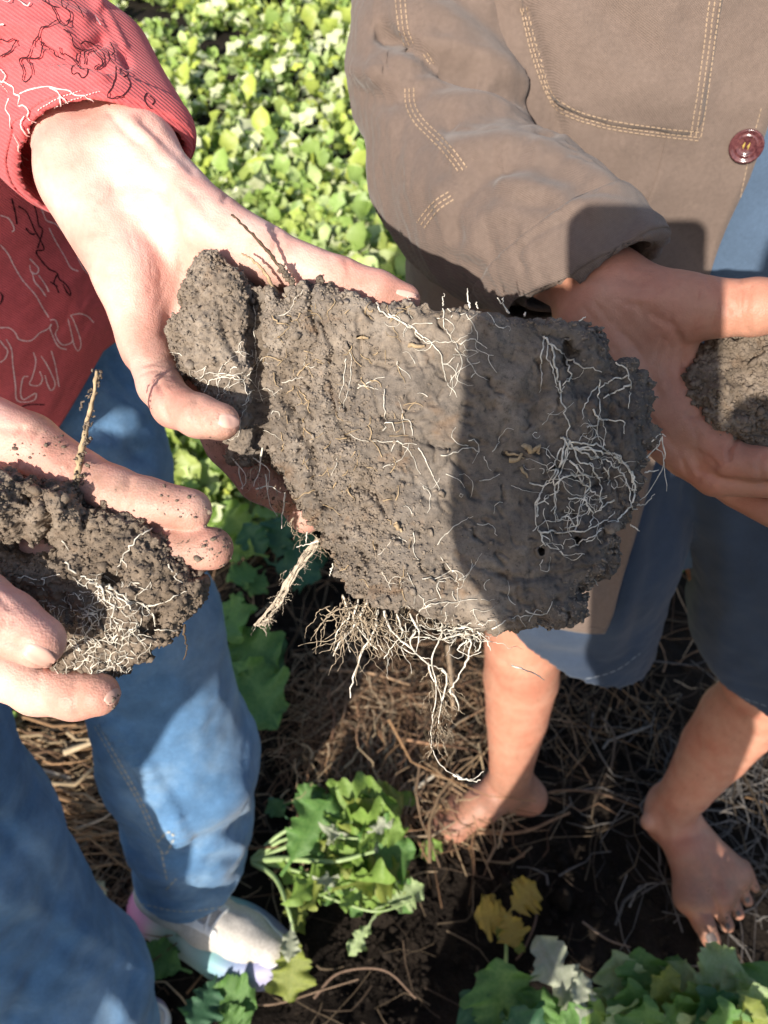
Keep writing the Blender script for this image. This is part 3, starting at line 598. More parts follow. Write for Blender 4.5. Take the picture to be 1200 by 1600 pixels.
for cx, cy, ang in ((110,742,1.9), (200,772,1.85), (120,815,1.8), (255,860,1.6), (112,1088,1.6), (10,985,1.9), (205,842,1.7)):
    for k in range(5):
        d = rk.normal(0, 9); L = rk.uniform(12, 24); S.append(([(cx+d-L*.5*math.cos(ang), cy-L*math.sin(ang)+d*.3), (cx+d+2, cy+d*.3), (cx+d+L*.5*math.cos(ang), cy+L*math.sin(ang)+d*.3)], -rk.uniform(.0002, .0005), rk.uniform(2, 3.4)))
WRV = sculpt(WRV, WRQ, S)
# man's right hand
MRp = [[(740,330,.50,76),(830,375,.472,74),(945,447,.437,64)], [(955,458,.428,60),(1060,482,.416,52),(1100,482,.408,45)], [(945,480,.437,66),(1010,560,.442,62),(1058,640,.437,46)], [(930,500,.442,62),(985,600,.447,58),(1050,690,.442,38)], [(1035,505,.426,50),(1035,590,.440,42)]]
MRf = [[(1060,482,.416,50),(1130,482,.402,43),(1180,480,.396,44),(1235,478,.392,38),(1290,470,.39,30)], [(1056,640,.438,44),(1080,670,.433,38),(1140,720,.420,31),(1180,726,.414,28),(1250,728,.408,27),(1300,715,.40,24)],
       [(1050,680,.440,40),(1075,712,.436,34),(1118,744,.430,31),(1230,752,.422,28),(1290,745,.415,25)], [(1150,770,.452,24),(1212,800,.436,27)], [(1060,700,.450,30),(1150,770,.452,24)]]
MRV, MRQ = hand(MRp, MRf, .0015)
S = [([(1150,688),(1140,700),(1138,716)], -.0016, 4), ([(1128,672),(1150,690)], .0010, 8), ([(1075,650),(1095,648),(1110,640)], -.0011, 4), ([(1090,735),(1130,750),(1200,756)], -.0014, 4), ([(1060,525),(1068,560),(1070,590)], -.0010, 5), ([(1000,480),(1050,510),(1068,540)], -.0009, 7), ([(970,520),(1005,560),(1030,620)], -.0008, 7), ([(975,600),(1010,650),(1060,705)], -.0009, 6), ([(1160,450),(1156,480),(1165,515)], -.0010, 4), ([(1172,448),(1168,480)], -.0007, 4), ([(920,430),(955,430),(1000,440)], -.0010, 8),
     ([(975,415),(980,440)], -.0006, 5), ([(1000,470),(1060,450),(1100,440)], .0016, 22), ([(960,540),(990,590)], .0016, 26), ([(1050,545),(1040,580),(1055,610)], -.0008, 4), ([(1035,530),(1022,570)], -.0006, 4), ([(1190,712),(1186,728),(1190,750)], -.0010, 4), ([(1100,430),(1120,470),(1110,510)], -.0008, 7)]
rk = np.random.default_rng(19)
for cx, cy, sx, sy, am, n_ in ((1020,560,45,60,1.0,26), (1000,470,50,25,.4,14), (1120,690,40,25,1.2,14), (1150,480,40,20,1.57,14), (1130,745,40,10,1.3,10)):
    for k in range(n_):
        x_, y_ = rk.normal(cx, sx), rk.normal(cy, sy); ag = rk.normal(am, .4); L = rk.uniform(14, 42); S.append(([(x_-L*.5*math.cos(ag), y_-L*.5*math.sin(ag)), (x_+rk.normal(0, 3), y_), (x_+L*.5*math.cos(ag), y_+L*.5*math.sin(ag))], -rk.uniform(.0002, .0006), rk.uniform(2, 4)))
MRV = sculpt(MRV, MRQ, S)
# man's legs and bare feet (world axes)
def wchain(g, pts, k=.01, kj=.01): add_chain(g, [(np.asarray(p, float), r_) for p, r_ in pts], k, kj)
def leg_grid(A, R, h): A = np.array(A); return Grid(A.min(0)-R, A.max(0)+R, h)
a2 = G(1050,1262,.095); k2 = P(1195,1085,1.12); he2 = G(1030,1282,.032); b_in = G(1080,1402,.030); b_out = G(1148,1366,.025)
toes2 = [(G(1098,1440,.02), G(1111,1468,.015), .0185, .0155), (G(1126,1422,.022), G(1136,1446,.014), .0132, .0115), (G(1143,1405,.022), G(1153,1427,.014), .0122, .0108), (G(1157,1386,.022), G(1167,1407,.013), .0115, .0102), (G(1168,1366,.02), G(1178,1386,.012), .0110, .0096)]
g = leg_grid([a2, k2, he2, toes2[0][1], toes2[4][1], k2+np.array([0, .05, .12])], .09, .0026)
wchain(g, [(k2+np.array([.0, .03, .10]), .062), (k2, .054), (k2*.75+a2*.25+np.array([.005, .014, 0]), .058), (k2*.5+a2*.5+np.array([.006, .014, 0]), .053), (a2*.8+k2*.2, .040), (a2, .039)], .005, .02)
wchain(g, [(a2+np.array([0, .012, -.01]), .034), (he2+np.array([.004, 0, .004]), .032)], .01, .02)
wchain(g, [(a2+np.array([0, -.005, -.025]), .034), (b_in*.45+a2*.55+np.array([.012, 0, -.005]), .030), (b_in, .028)], .02, .02)
wchain(g, [(he2+np.array([.012, -.01, 0]), .028), (b_out, .019)], .02, .022); wchain(g, [(b_in, .027), (G(1118,1396,.027), .0255), (b_out, .0225)], .01, .014)
wchain(g, [(a2+np.array([.006, -.01, -.03]), .034), (G(1100,1352,.040), .033), (G(1118,1392,.030), .026)], .01, .025); wchain(g, [(a2+np.array([.016, -.004, -.035]), .032), (G(1122,1348,.034), .028), (b_out, .023)], .01, .025)
add_ell(g, G(1012,1285,.075), (.012, .014, .014), .012); add_ell(g, G(1086,1285,.08), (.011, .012, .013), .012)
Ft = g.F.copy(); g.F[:] = 1
for t0, t1, r0, r1 in toes2: wchain(g, [(t0*1.6-t1*.6, r0*1.1), (t0, r0), (t1, r1)], .004, .0008)
g.F = smin(Ft, g.F, .006).astype(np.float32); F2V, F2Q = nets(g); F2V = lap(F2V, F2Q, 2, .4)
F2V = sculpt(F2V, F2Q, [([(1110,1395),(1120,1420),(1128,1440)], -.003, 5), ([(1060,1310),(1088,1306),(1100,1295)], -.002, 7), ([(1092,1425),(1106,1428)], -.0012, 4), ([(1090,1340),(1110,1390)], .002, 8), ([(1108,1335),(1135,1380)], .0015, 6), ([(1030,1270),(1042,1310)], -.002, 8)])
a1 = G(796,1222,.09); k1 = P(818,1005,1.10); he1 = G(826,1245,.034); t1 = G(672,1296,.016)
g = leg_grid([a1, k1, he1, t1, k1+np.array([0, .05, .12])], .09, .003)
wchain(g, [(k1+np.array([.01, .03, .10]), .060), (k1, .055), (k1*.75+a1*.25+np.array([.004, .012, 0]), .057), (k1*.5+a1*.5+np.array([.003, .008, 0]), .050), (a1*.85+k1*.15, .038), (a1, .037)], .005, .02)
wchain(g, [(a1+np.array([.01, .01, -.01]), .036), (he1, .032)], .01, .02)
bi1 = G(712,1292,.026); bo1 = G(716,1258,.022)
wchain(g, [(a1+np.array([-.01, -.004, -.025]), .036), (a1*.5+bi1*.5, .031), (bi1, .024)], .02, .02); wchain(g, [(he1, .028), (bo1, .019)], .02, .02); wchain(g, [(bi1, .024), (bo1, .019)], .01, .014)
Ft = g.F.copy(); g.F[:] = 1
for k, (u, v, rr) in enumerate([(676,1304,.0135), (672,1290,.0095), (674,1278,.009), (680,1266,.0085), (690,1254,.008)]):
    b = bi1*(1-k/4)+bo1*k/4; wchain(g, [(b, rr*1.25), (G(u, v, .013), rr)], .004, .0008)
g.F = smin(Ft, g.F, .006).astype(np.float32); F1V, F1Q = nets(g); F1V = lap(F1V, F1Q, 5, .5)
def coarse_body(prims, h=.012):
    A = np.array([p for c in prims for p, r_ in c]); R = max(r_ for c in prims for p, r_ in c)+.03; g = Grid(A.min(0)-R, A.max(0)+R, h)
    for c in prims: wchain(g, c, .03, .04)
    V, Q = nets(g); return lap(V, Q, 1), Q
def head_prims(c, s=1.0):
    c = np.array(c); o = lambda *p: c+np.array(p)*s
    return [[(o(0, .01, .03), .088*s), (o(0, -.015, -.03), .072*s), (o(0, -.045, -.085), .040*s)], [(o(0, -.088, .0), .011*s), (o(0, -.108, -.028), .014*s)], [(o(.078, .01, -.015), .018*s), (o(.08, .012, .012), .02*s)], [(o(-.078, .01, -.015), .018*s), (o(-.08, .012, .012), .02*s)], [(o(-.016, -.088, -.062), .010*s), (o(.016, -.088, -.062), .010*s)]]
# ---- the three people
def dirt_of(V, lst):
    u, v = w2px(V); d = np.zeros(len(V))
    for pl, w, a in lst: d = np.maximum(d, a*np.exp(-(pl_dist(u, v, pl)/w)**2))
    return d
woman = empty('person', G(300, 1480, 0), 'person in a red shirt printed with horses and blue jeans, holding the soil slab', 'person')
man = empty('person', (.36, .56, 0), 'barefoot person in a brown jacket and dark blue shorts, holding a clod at right', 'person')
torsoW = coarse_body([[((-.39, .60, .98), .085), ((-.40, .60, 1.18), .085), ((-.41, .59, 1.34), .08), ((-.41, .56, 1.50), .045), ((-.41, .54, 1.58), .045)], [((-.58, .56, 1.36), .05), ((-.40, .57, 1.36), .06), ((-.24, .56, 1.36), .05)],
   [((-.23, .56, 1.37), .04), (P(-120, -190, .50), .034), (P(20, 0, .413), .022)], [((-.60, .54, 1.36), .04), (P(-1000, 500, .52), .036), (P(-620, 830, .40), .03)]]+head_prims((-.41, .52, 1.66), .95))
torsoM = coarse_body([[((.27, .72, .90), .13), ((.27, .72, 1.15), .13), ((.27, .72, 1.38), .11), ((.27, .70, 1.55), .05), ((.27, .68, 1.62), .05)], [((.09, .72, 1.41), .045), ((.27, .72, 1.42), .07), ((.48, .70, 1.42), .05)], [((.06, .71, 1.40), .04), (P(672, 60, .60), .034), (P(672, 270, .57), .03), (P(800, 360, .49), .024)],
   [((.49, .70, 1.41), .05), ((.58, .60, 1.20), .042), ((.46, .42, 1.17), .034), ((.37, .36, 1.20), .03)], [((.20, .68, .92), .085), (k1, .055)], [((.36, .69, .92), .085), (k2, .055)]]+head_prims((.27, .66, 1.71), 1.0))
def body(name, parts, mat, parent, dirts):
    V, F = join([(v, q) for v, q in parts]); me = mesh(name, V, F, mat, True, {'dirt': dirts(V)}); return put(name, me, parent)
DW = [([(300,450),(420,430)], 50, .5), ([(60,640),(130,745),(297,797)], 45, .9), ([(180,838),(335,857)], 45, 1.0), ([(340,820),(365,870)], 25, 1.15), ([(120,1087),(160,1085)], 50, .75), ([(0,985),(60,1020)], 40, .5), ([(262,560),(300,640),(350,660)], 45, .85), ([(230,520),(262,600)], 30, .8), ([(350,700),(440,790)], 60, 1.05), ([(520,440),(640,465)], 30, .75)]
body('body', [(WLV, WLQ), (WRV, WRQ), torsoW], MAT['skin_woman'], woman, lambda V: dirt_of(V, DW))
DM = [([(1105,1400),(1150,1380)], 40, .85), ([(1110,1460),(1140,1438),(1175,1385)], 30, 1.12), ([(1085,1380),(1150,1350)], 50, .8), ([(690,1290),(820,1250)], 60, .95), ([(1080,660),(1200,740)], 40, .55), ([(1010,560),(1060,640)], 50, .4), ([(1060,480),(1200,500)], 40, .35)]
body('body', [(MRV, MRQ), (F1V, F1Q), (F2V, F2Q), torsoM], MAT['skin_man'], man, lambda V: dirt_of(V, DM))
WLB = bvh(WLV, WLQ); WRB = bvh(WRV, WRQ); F2B = bvh(F2V, F2Q); MRB = bvh(MRV, MRQ)
def nail(bv, tip, base, wpx, parent, mat, off=.0004, e=2.6):
    """a finger nail: a curved plate lying on the finger between two pixels"""
    t = np.array(tip, float); b = np.array(base, float); ax = t-b; L = np.linalg.norm(ax); ax /= L; pr = np.array([-ax[1], ax[0]]); V = []; nu, nv = 9, 11; ok = True; last = None
    for i in range(nv):
        s = i/(nv-1); w = wpx/2*(1-abs(2*s-1)**e*.55)
        for j in range(nu):
            q = b+ax*L*s+pr*w*(2*j/(nu-1)-1); h, n = proj(bv, q[0], q[1], off*(1 if 0 < j < nu-1 and 0 < i else -1))
            if h is None: h = last if last is not None else P(q[0], q[1], .3)
            V.append(h); last = h
    Q = np.array([(i*nu+j, i*nu+j+1, (i+1)*nu+j+1, (i+1)*nu+j) for i in range(nv-1) for j in range(nu-1)])
    mk('fingernail' if mat is MAT['nail_pale'] else 'toenail', np.array(V), Q, mat, parent)
nail(WRB, (84,1034), (34,1012), 34, woman, MAT['nail_pale']); nail(WLB, (372,661), (340,655), 26, woman, MAT['nail_pale']); nail(WLB, (650,463), (618,455), 12, woman, MAT['nail_pale'])
nail(WRB, (186,1078), (165,1100), 22, woman, MAT['nail_pale'])
nail(F2B, (1116,1477), (1107,1457), 19, man, MAT['nail_tan'])
for t, b in (((1139,1451), (1134,1442)), ((1156,1431), (1151,1423)), ((1170,1410), (1165,1403))): nail(F2B, t, b, 9, man, MAT['nail_tan'])
r = np.random.default_rng(8)
cp = [(r.normal(c[0], c[2]), r.normal(c[1], c[3])) for c in [(350,850,12,22), (250,700,20,30), (60,700,40,12), (310,870,30,12), (290,790,30,12), (180,1095,10,10)] for i in range(24)]
for bv, nm in ((WRB, 3), (WLB, 4)): crumbs_on(bv, cp, .00045, MAT['soil_dark'], 'dirt_crumbs', woman, nm)
hairm = plain('dark_hair', (.05, .03, .02), .5, .4, .5, 200)
def hair(c, s, parent):
    c = np.array(c); o = lambda *p: c+np.array(p)*s
    V, Q = coarse_body([[(o(0, .03, .055), .088*s), (o(0, .045, -.01), .082*s), (o(0, .06, -.07), .055*s)]], .01); V = V+.004*fbm(V, 60, 3)[:, None]*vnorm(V, Q); mk('hair', V, Q, hairm, parent)
    for sx in (-1, 1):
        V, Q = tube([o(.032*sx, -.066, .005), o(.032*sx, -.078, .005), o(.032*sx, -.084, .005)], [.013*s, .012*s, .004*s], 10); mk('eye', V, Q, eyem, parent)
eyem = plain('eye_white', (.6, .58, .55), .2, .5, .1)
hair((-.41, .52, 1.66), .95, woman); hair((.27, .66, 1.71), 1.0, man)

hp = []; rh = np.random.default_rng(41)
for Vx, Qx in ((F1V, F1Q), (F2V, F2Q)): # fine hair on the shins
    Nx = vnorm(Vx, Qx); idx = np.where(Vx[:, 2] > .14)[0]
    for i in rh.choice(idx, 900):
        t = Nx[i]*.45+np.array([rh.normal(0, .25), rh.normal(0, .25), -1]); t /= np.linalg.norm(t); L = rh.uniform(.007, .016); p0 = Vx[i]-Nx[i]*.0004
        hp.append(tube([p0, p0+t*L*.5+Nx[i]*L*.15, p0+t*L], [.00009, .00008, .00003], 3))
V, F = join(hp); mk('leg_hair', V, F, plain('brown_hair', (.16, .09, .05), .5, .4, .3, 200), man, kind='stuff')
# ------------------------------------------------------------------ clothes
def cloth_mat(name, c, weave=1500, var=.12, bumpy=.25, rough=.85, fade=None, dirs='DIAGONAL', scale=14):
    m = M(name, rough, .15); d = tuple(x*(1-var) for x in c); e = tuple(min(1, x*(1+var)) for x in c)
    a = m.ramp(m.noise(scale, 4, .6), [(.3, d), (.7, e)])
    if fade: a = m.mix(m.ramp(m.noise(9, 4, .65, dist=.4), [(.45, (0, 0, 0)), (.75, (.55, .55, .55))]), a, fade)
    a = m.mix(.5, a, m.ramp(m.noise(320, 5, .8), [(.3, (.72, .72, .72)), (.7, (1.22, 1.22, 1.22))]), 'MULTIPLY'); w = m.wave(weave, .6, dirs); sl = m.noise(weave*.6, 2)
    a = m.mix(.55, a, m.ramp(m.math('ADD', m.math('MULTIPLY', w, .5), m.math('MULTIPLY', sl, .5)), [(.3, (.78, .78, .78)), (.7, (1.12, 1.12, 1.12))]), 'MULTIPLY')
    m.col(a); m.b.inputs['Sheen Weight'].default_value = .15
    n = m.bump(w, bumpy, .0004); n = m.bump(m.noise(900, 4, .75), .35, .0005, n); m.bump(m.noise(150, 4, .6, dist=.6), .14, .0015, n); return m.m
MAT['brown'] = cloth_mat('brown_twill', (.165, .122, .100), 420, .08, .4)
MAT['brown_lining'] = cloth_mat('brown_lining', (.14, .11, .095), 900, .08)
MAT['shorts'] = cloth_mat('dark_blue_cotton', (.036, .052, .085), 900, .15)
MAT['undershirt'] = cloth_mat('light_blue_cotton', (.085, .13, .20), 1000, .1)
MAT['red'] = cloth_mat('red_ribbed_cotton', (.60, .115, .12), 225, .06, .6)
MAT['denim'] = cloth_mat('blue_denim', (.10, .215, .385), 420, .2, .4, fade=(.34, .49, .64), scale=30)
MAT['thread_tan'] = plain('tan_thread', (.34, .245, .165), .8, .2, .2, 900)
MAT['thread_blue'] = plain('faded_thread', (.30, .33, .36), .8, .2, .25, 900)
MAT['thread_jean'] = plain('jean_thread', (.40, .40, .36), .8, .2, .2, 900)
MAT['print_black'] = plain('black_print', (.045, .012, .016), .8, .2, .25, 600)
MAT['print_white'] = plain('white_print', (.78, .55, .52), .8, .2, .2, 600)
def shell(name, V, Q, mask, off, mat, parent, thick=True):
    """a second layer of cloth or leather: the faces of a surface where mask holds, raised by off, with a turned edge"""
    N = vnorm(V, Q); f = Q[mask[Q].all(1)]
    if len(f) < 3: return None
    ids = np.unique(f); mp = np.full(len(V), -1); mp[ids] = np.arange(len(ids)); top = V[ids]+N[ids]*off; f2 = mp[f]
    E = np.concatenate([f2[:, [k, (k+1) % 4]] for k in range(4)]); key = {}
    for a, b in E: key[(min(a, b), max(a, b))] = key.get((min(a, b), max(a, b)), 0)+1
    bd = np.array([(a, b) for a, b in E if key[(min(a, b), max(a, b))] == 1]); low = V[ids]-N[ids]*.0006; n = len(ids)
    for _ in range(8): # even out the border so that the edge runs clean
        acc = np.zeros_like(top); al_ = np.zeros_like(top); ct = np.zeros(n)
        for p_, q_ in ((0, 1), (1, 0)):
            for k_ in range(3): acc[:, k_] += np.bincount(bd[:, p_], top[bd[:, q_], k_], n); al_[:, k_] += np.bincount(bd[:, p_], low[bd[:, q_], k_], n)
            ct += np.bincount(bd[:, p_], minlength=n)
        w_ = ct > 0; top[w_] = .4*top[w_]+.6*acc[w_]/ct[w_, None]; low[w_] = .4*low[w_]+.6*al_[w_]/ct[w_, None]
    S2 = np.stack([bd[:, 1], bd[:, 0], bd[:, 0]+n, bd[:, 1]+n], 1)
    return mk(name, np.concatenate([top, low]), np.concatenate([f2, S2]), mat, parent)
def inside(u, v, poly):
    ins = np.zeros(len(u), bool); p = np.array(poly, float)
    for a, b in zip(p, np.roll(p, -1, 0)):
        c = (a[1] > v) != (b[1] > v); ins ^= c & (u < a[0]+(v-a[1])*(b[0]-a[0])/((b[1]-a[1]) or 1e-9))
    return ins
def stitch(bvs, lines, w, mat, parent, dash=6, gap=2.5, name='stitching', lift=.0006):
    out = []
    for pl in lines:
        p = spl(pl, 8) if len(pl) > 2 else np.array(pl, float); L = np.concatenate([[0], np.cumsum(np.hypot(*np.diff(p, axis=0).T))]); s = 0
        while s < L[-1]-1:
            q = [(np.interp(x, L, p[:, 0]), np.interp(x, L, p[:, 1])) for x in (s, min(s+dash/2, L[-1]), min(s+dash, L[-1]))]
            for bv in bvs:
                h = [proj(bv, *a) for a in q]
                if all(x[0] is not None for x in h):
                    out.append(ribbon([x[0] for x in h], [x[1] for x in h], w, lift)); break
            s += dash+gap
    if not out: return
    V, F = join(out); return mk(name, V, F, mat, parent, kind='stuff')
def prints(bv, lines, w, mat, parent, name, lift=.0004):
    out = []
    for pl in lines:
        for p, n in proj_line(bv, spl(pl, 6), 2.5):
            if len(p) > 2: out.append(ribbon(p, n, w*(.7+.6*RNG.random(len(p))), lift))
    if out:
        V, F = join(out); return mk(name, V, F, mat, parent, kind='stuff')
# ---- the brown jacket: body panel lofted round the trunk, open in front
def loft_panel(z0, z1, nz, nt, f):
    zz = np.linspace(z0, z1, nz); tt = np.linspace(0, 1, nt); V = np.array([[f(t, z) for t in tt] for z in zz]).reshape(-1, 3)
    i = np.arange(nz-1)[:, None]*nt; j = np.arange(nt-1)[None]; Q = np.stack([i+j, i+j+1, i+nt+j+1, i+nt+j], -1).reshape(-1, 4); return V, Q
def jk(t, z):
    ed = .268-np.clip(1.2-z, 0, 1)*.06; th0 = -math.pi/2+(ed-.27)/.245; th = th0-t*5.35
    sh = np.clip((z-1.25)/.22, 0, 1); a = .245-.03*sh; b = .150-.05*sh**2; fl = np.clip((1.0-z)/.35, 0, 1)
    c, s = math.cos(th), math.sin(th); e = .78
    return (.27+(a+.012*fl)*math.copysign(abs(c)**e, c), .70+.03*sh-.115*np.clip((1.16-z)/.36, 0, 1)*(s < 0)*abs(s)+(b+.01*fl)*math.copysign(abs(s)**e, s), z)
JV, JQ = loft_panel(.785, 1.46, 170, 420, jk)
JQ = JQ if (vnorm(JV, JQ)[np.argmin(JV[:, 1])][1] < 0) else JQ[:, ::-1]
JN = vnorm(JV, JQ)
JV = JV+JN*(.004*fbm(JV*np.array([1, 1, .45]), 14, 3, 2)+.0012*fbm(JV, 60, 2, 1))[:, None]
JV = sculpt(JV, JQ, [([(868,240),(900,320),(940,420)], -.006, 26), ([(985,230),(1000,320),(1010,420)], .003, 40), ([(820,20),(850,120),(868,200)], -.006, 14), ([(1020,330),(1060,380),(1120,420)], -.003, 30), ([(900,60),(960,120),(1060,160)], .003, 40), ([(960,20),(1010,90)], -.002, 30),
   ([(1000,760),(985,860),(965,960)], .004, 14), ([(960,760),(945,900)], -.004, 18), ([(985,965),(950,945),(920,915)], .0012, 6)])
jacket = put('jacket', mesh('jacket', JV, JQ, MAT['brown']), man)
so = jacket.modifiers.new('cloth_thickness', 'SOLIDIFY'); so.thickness = .0032; so.offset = -1
JB = bvh(JV, JQ); ju, jv_ = w2px(JV); front = (vnorm(JV, JQ)*(CAM-JV)).sum(1) > 0
POCK = [(790,-60),(812,0),(822,50),(838,110),(855,150),(875,170),(905,186),(950,198),(1000,206),(1050,212),(1096,218),(1106,160),(1120,80),(1132,0),(1140,-60)]
shell('pocket', JV, JQ, inside(ju, jv_, POCK) & front, .0016, MAT['brown'], jacket)
# placket: a doubled strip along the opening
PT = np.tile(np.linspace(0, 1, 420), 170); shell('placket', JV, JQ, (PT < .040) & (JV[:, 2] > .79), .0011, MAT['brown'], jacket)
shell('hem', JV, JQ, (JV[:, 2] < .800), .0012, MAT['brown'], jacket)
def off_line(pl, d):
    p = np.array(pl, float); T = np.gradient(p, axis=0); T /= np.linalg.norm(T, axis=1)[:, None]; return p+np.stack([-T[:, 1], T[:, 0]], 1)*d
PK = [(818,10),(828,60),(842,108),(858,146),(880,168),(910,183),(955,195),(1005,203),(1050,208),(1092,213)]
PR = [(1094,212),(1103,150),(1113,80),(1124,0)]
stitch([JB], [PK, off_line(PK, -8), off_line(PK, 5), PR, off_line(PR, -8), off_line(PR, -16)], .0008, MAT['thread_tan'], jacket, lift=.0021)
stitch([JB], [[(1188,168),(1166,260),(1142,380),(1128,440)], [(1040,735),(1012,850),(985,940)]], .0006, MAT['thread_tan'], jacket, lift=.0016)
h, n = proj(JB, 1165, 222, .0015)
def lathe(prof, c, n, seg=40):
    c = np.array(c); n = np.array(n); x = np.cross(n, [0, 0, 1]); x /= np.linalg.norm(x); y = np.cross(n, x); V = []; Q = []
    for rr, z in prof:
        for k in range(seg): a = 2*math.pi*k/seg; V.append(c+x*rr*math.cos(a)+y*rr*math.sin(a)+n*z)
    for i in range(len(prof)-1):
        for k in range(seg): Q.append((i*seg+k, i*seg+(k+1) % seg, (i+1)*seg+(k+1) % seg, (i+1)*seg+k))
    return np.array(V), np.array(Q)
bm_ = M('button_horn', .18, .6); bm_.col(bm_.ramp(bm_.noise(220, 3, dist=1.5), [(.35, (.055, .016, .02)), (.7, (.15, .055, .055))])); MAT['button'] = bm_.m
nb = n*.93+np.array([-.25, -.1, .1]); nb /= np.linalg.norm(nb)
V, Q = lathe([(.0001, .0012), (.0050, .0012), (.0060, .0018), (.0066, .0024), (.0072, .0022), (.0080, .0016), (.0092, .0022), (.0104, .0032), (.0112, .0030), (.0114, .0020), (.0108, .0005), (.0001, 0)], h+n*.0035, nb)
button = mk('button', V, Q, MAT['button'], jacket)
x = np.cross(nb, [0, 0, 1]); x /= np.linalg.norm(x); y = np.cross(nb, x); ty = plain('gold_thread', (.42, .30, .07), .7, .3, .3, 900); tp = []
for s in (-1, 1):
    for k in range(4): tp.append(tube([h+n*.0035+nb*.0008+x*(.0016*s)+y*(-.0024+.0004*k), h+n*.0035+nb*.0024+x*(.0016*s+.0003*k)+y*0, h+n*.0035+nb*.0008+x*(.0016*s)+y*(.0024-.0004*k)], .00035, 5))
V, F = join(tp); mk('button_thread', V, F, ty, jacket)
shirtV, shirtQ = loft_panel(.70, 1.46, 60, 160, lambda t, z: (.27+.222*math.cos(6.2832*t), .70+.134*math.sin(6.2832*t)+.03*np.clip((z-1.25)/.22, 0, 1), z))
shirtV = shirtV+vnorm(shirtV, shirtQ)*(.004*fbm(shirtV, 16, 2))[:, None]; mk('undershirt', shirtV, shirtQ, MAT['undershirt'], man)
# near sleeve
SLV = [(715,-260,.62,.072),(704,-60,.60,.071),(678,110,.575,.058),(706,270,.555,.051),(752,325,.528,.049),(800,345,.495,.047),(880,385,.463,.038),(1000,462,.420,.033)]
g = Grid(PC(680, 200, .53)-np.array([.13, .14, .16]), PC(680, 200, .53)+np.array([.17, .30, .16]), .0021)
add_chain(g, [(PC(u, v, z), r_) for u, v, z, r_ in SLV], .03, 0)
cp_ = PC(930, 428, .418); cn = np.cross(PC(886, 467, .446)-cp_, PC(1004, 412, .452)-cp_); cn = cn/np.linalg.norm(cn); cn = cn if cn@(PC(1060, 480, .42)-cp_) > 0 else -cn
d_in = g.F.copy(); ck = PC(905, 405, .455)
cut_plane(g, cp_-cn*.001, cn)
ax_d = (g.ax[0][:, None, None]-ck[0])*cn[0]+(g.ax[1][None, :, None]-ck[1])*cn[1]+(g.ax[2][None, None, :]-ck[2])*cn[2]
g.F = np.where(ax_d > -.004, np.maximum(g.F, -(d_in+.0045)), g.F).astype(np.float32)
V, Q = largest(*nets(g)); V = lap(V, Q, 2, .4); SLVV = c2w(V); SLQ = Q[:, ::-1]
axv = np.array([.62, .10, -.5]); axv /= np.linalg.norm(axv); tal = V@axv; VA = V*.35+np.outer(tal*.9, axv)
SLVV = SLVV+vnorm(SLVV, SLQ)*(.0016*fbm(V, 28, 3, 1)+.0040*(.55-np.abs(fbm(VA, 30, 3, 2, .5)))+.0012*(.5-np.abs(fbm(VA, 85, 2, 3, .5)))+.0003*fbm(V, 150, 2))[:, None]
FOLD = [([(590,48),(630,70),(690,102),(760,132),(835,172),(860,195)], -.022, 11), ([(600,110),(640,85),(700,80),(770,112),(840,150)], .009, 22), ([(640,128),(665,110),(700,100),(740,112)], -.006, 9), ([(700,112),(730,118),(758,124)], -.006, 7), ([(690,165),(760,160),(830,172),(866,186)], .007, 17), ([(700,196),(750,196),(800,190),(856,204)], -.007, 10),
   ([(720,232),(790,222),(870,240),(930,280),(970,320)], .006, 18), ([(740,262),(830,258),(900,285)], -.004, 11), ([(790,285),(850,300),(930,330)], .004, 13), ([(800,318),(860,315),(930,300),(975,318)], -.005, 10), ([(712,372),(706,345),(718,315),(748,282),(790,262)], -.006, 11), ([(690,300),(700,330)], .004, 18), ([(735,390),(760,340),(800,320)], .004, 14), ([(560,110),(600,125),(650,128)], .005, 14), ([(556,140),(610,160),(640,150)], -.004, 12),
   ([(610,190),(640,230),(650,290)], .004, 24), ([(640,20),(700,30),(790,90)], .005, 22), ([(700,-20),(770,40),(812,90)], -.005, 16), ([(820,420),(805,400),(830,370),(890,340)], -.003, 6), ([(700,400),(740,420),(800,470)], -.004, 12), ([(868,205),(866,186),(876,170)], -.006, 8)]
FOLD = [(pl, am*(.62 if w_ < 13 else .9), w_*1.25) for pl, am, w_ in FOLD]
SLVV = sculpt(SLVV, SLQ, FOLD)
sleeve = mk('sleeve', SLVV, SLQ, MAT['brown'], jacket)
SLB = bvh(SLVV, SLQ); Vc = w2c(SLVV); along = (Vc-cp_)@cn
shell('cuff', SLVV, SLQ, (along > -.040) & (along < -.0022), .0014, MAT['brown'], jacket)
def tri(pl, d=7): return [pl, off_line(pl, d), off_line(pl, -d)]
stitch([SLB], tri([(640,138),(642,165),(655,190),(680,215),(705,240),(724,266)])+tri([(625,-10),(628,25),(632,50),(640,70)])+tri([(705,306),(684,320),(668,338),(658,352)])+[[(662,84),(672,100)], [(668,82),(678,98)]], .0009, MAT['thread_tan'], jacket)
stitch([SLB], [[(806,396),(812,412),(822,432),(838,452)], [(814,392),(822,412),(834,432)]], .0006, MAT['thread_tan'], jacket, 4, 3)
# far sleeve (hand under the clod) keeps the pose whole
g = Grid((.32, .28, 1.0), (.75, .85, 1.58), .009); wchain(g, [((.47, .70, 1.42), .075), ((.585, .60, 1.20), .06), ((.475, .43, 1.17), .045)], .03, 0); V, Q = nets(g); V = lap(V, Q, 1); V = V+vnorm(V, Q)*(.004*fbm(V, 20, 3))[:, None]; mk('sleeve', V, Q, MAT['brown'], jacket)
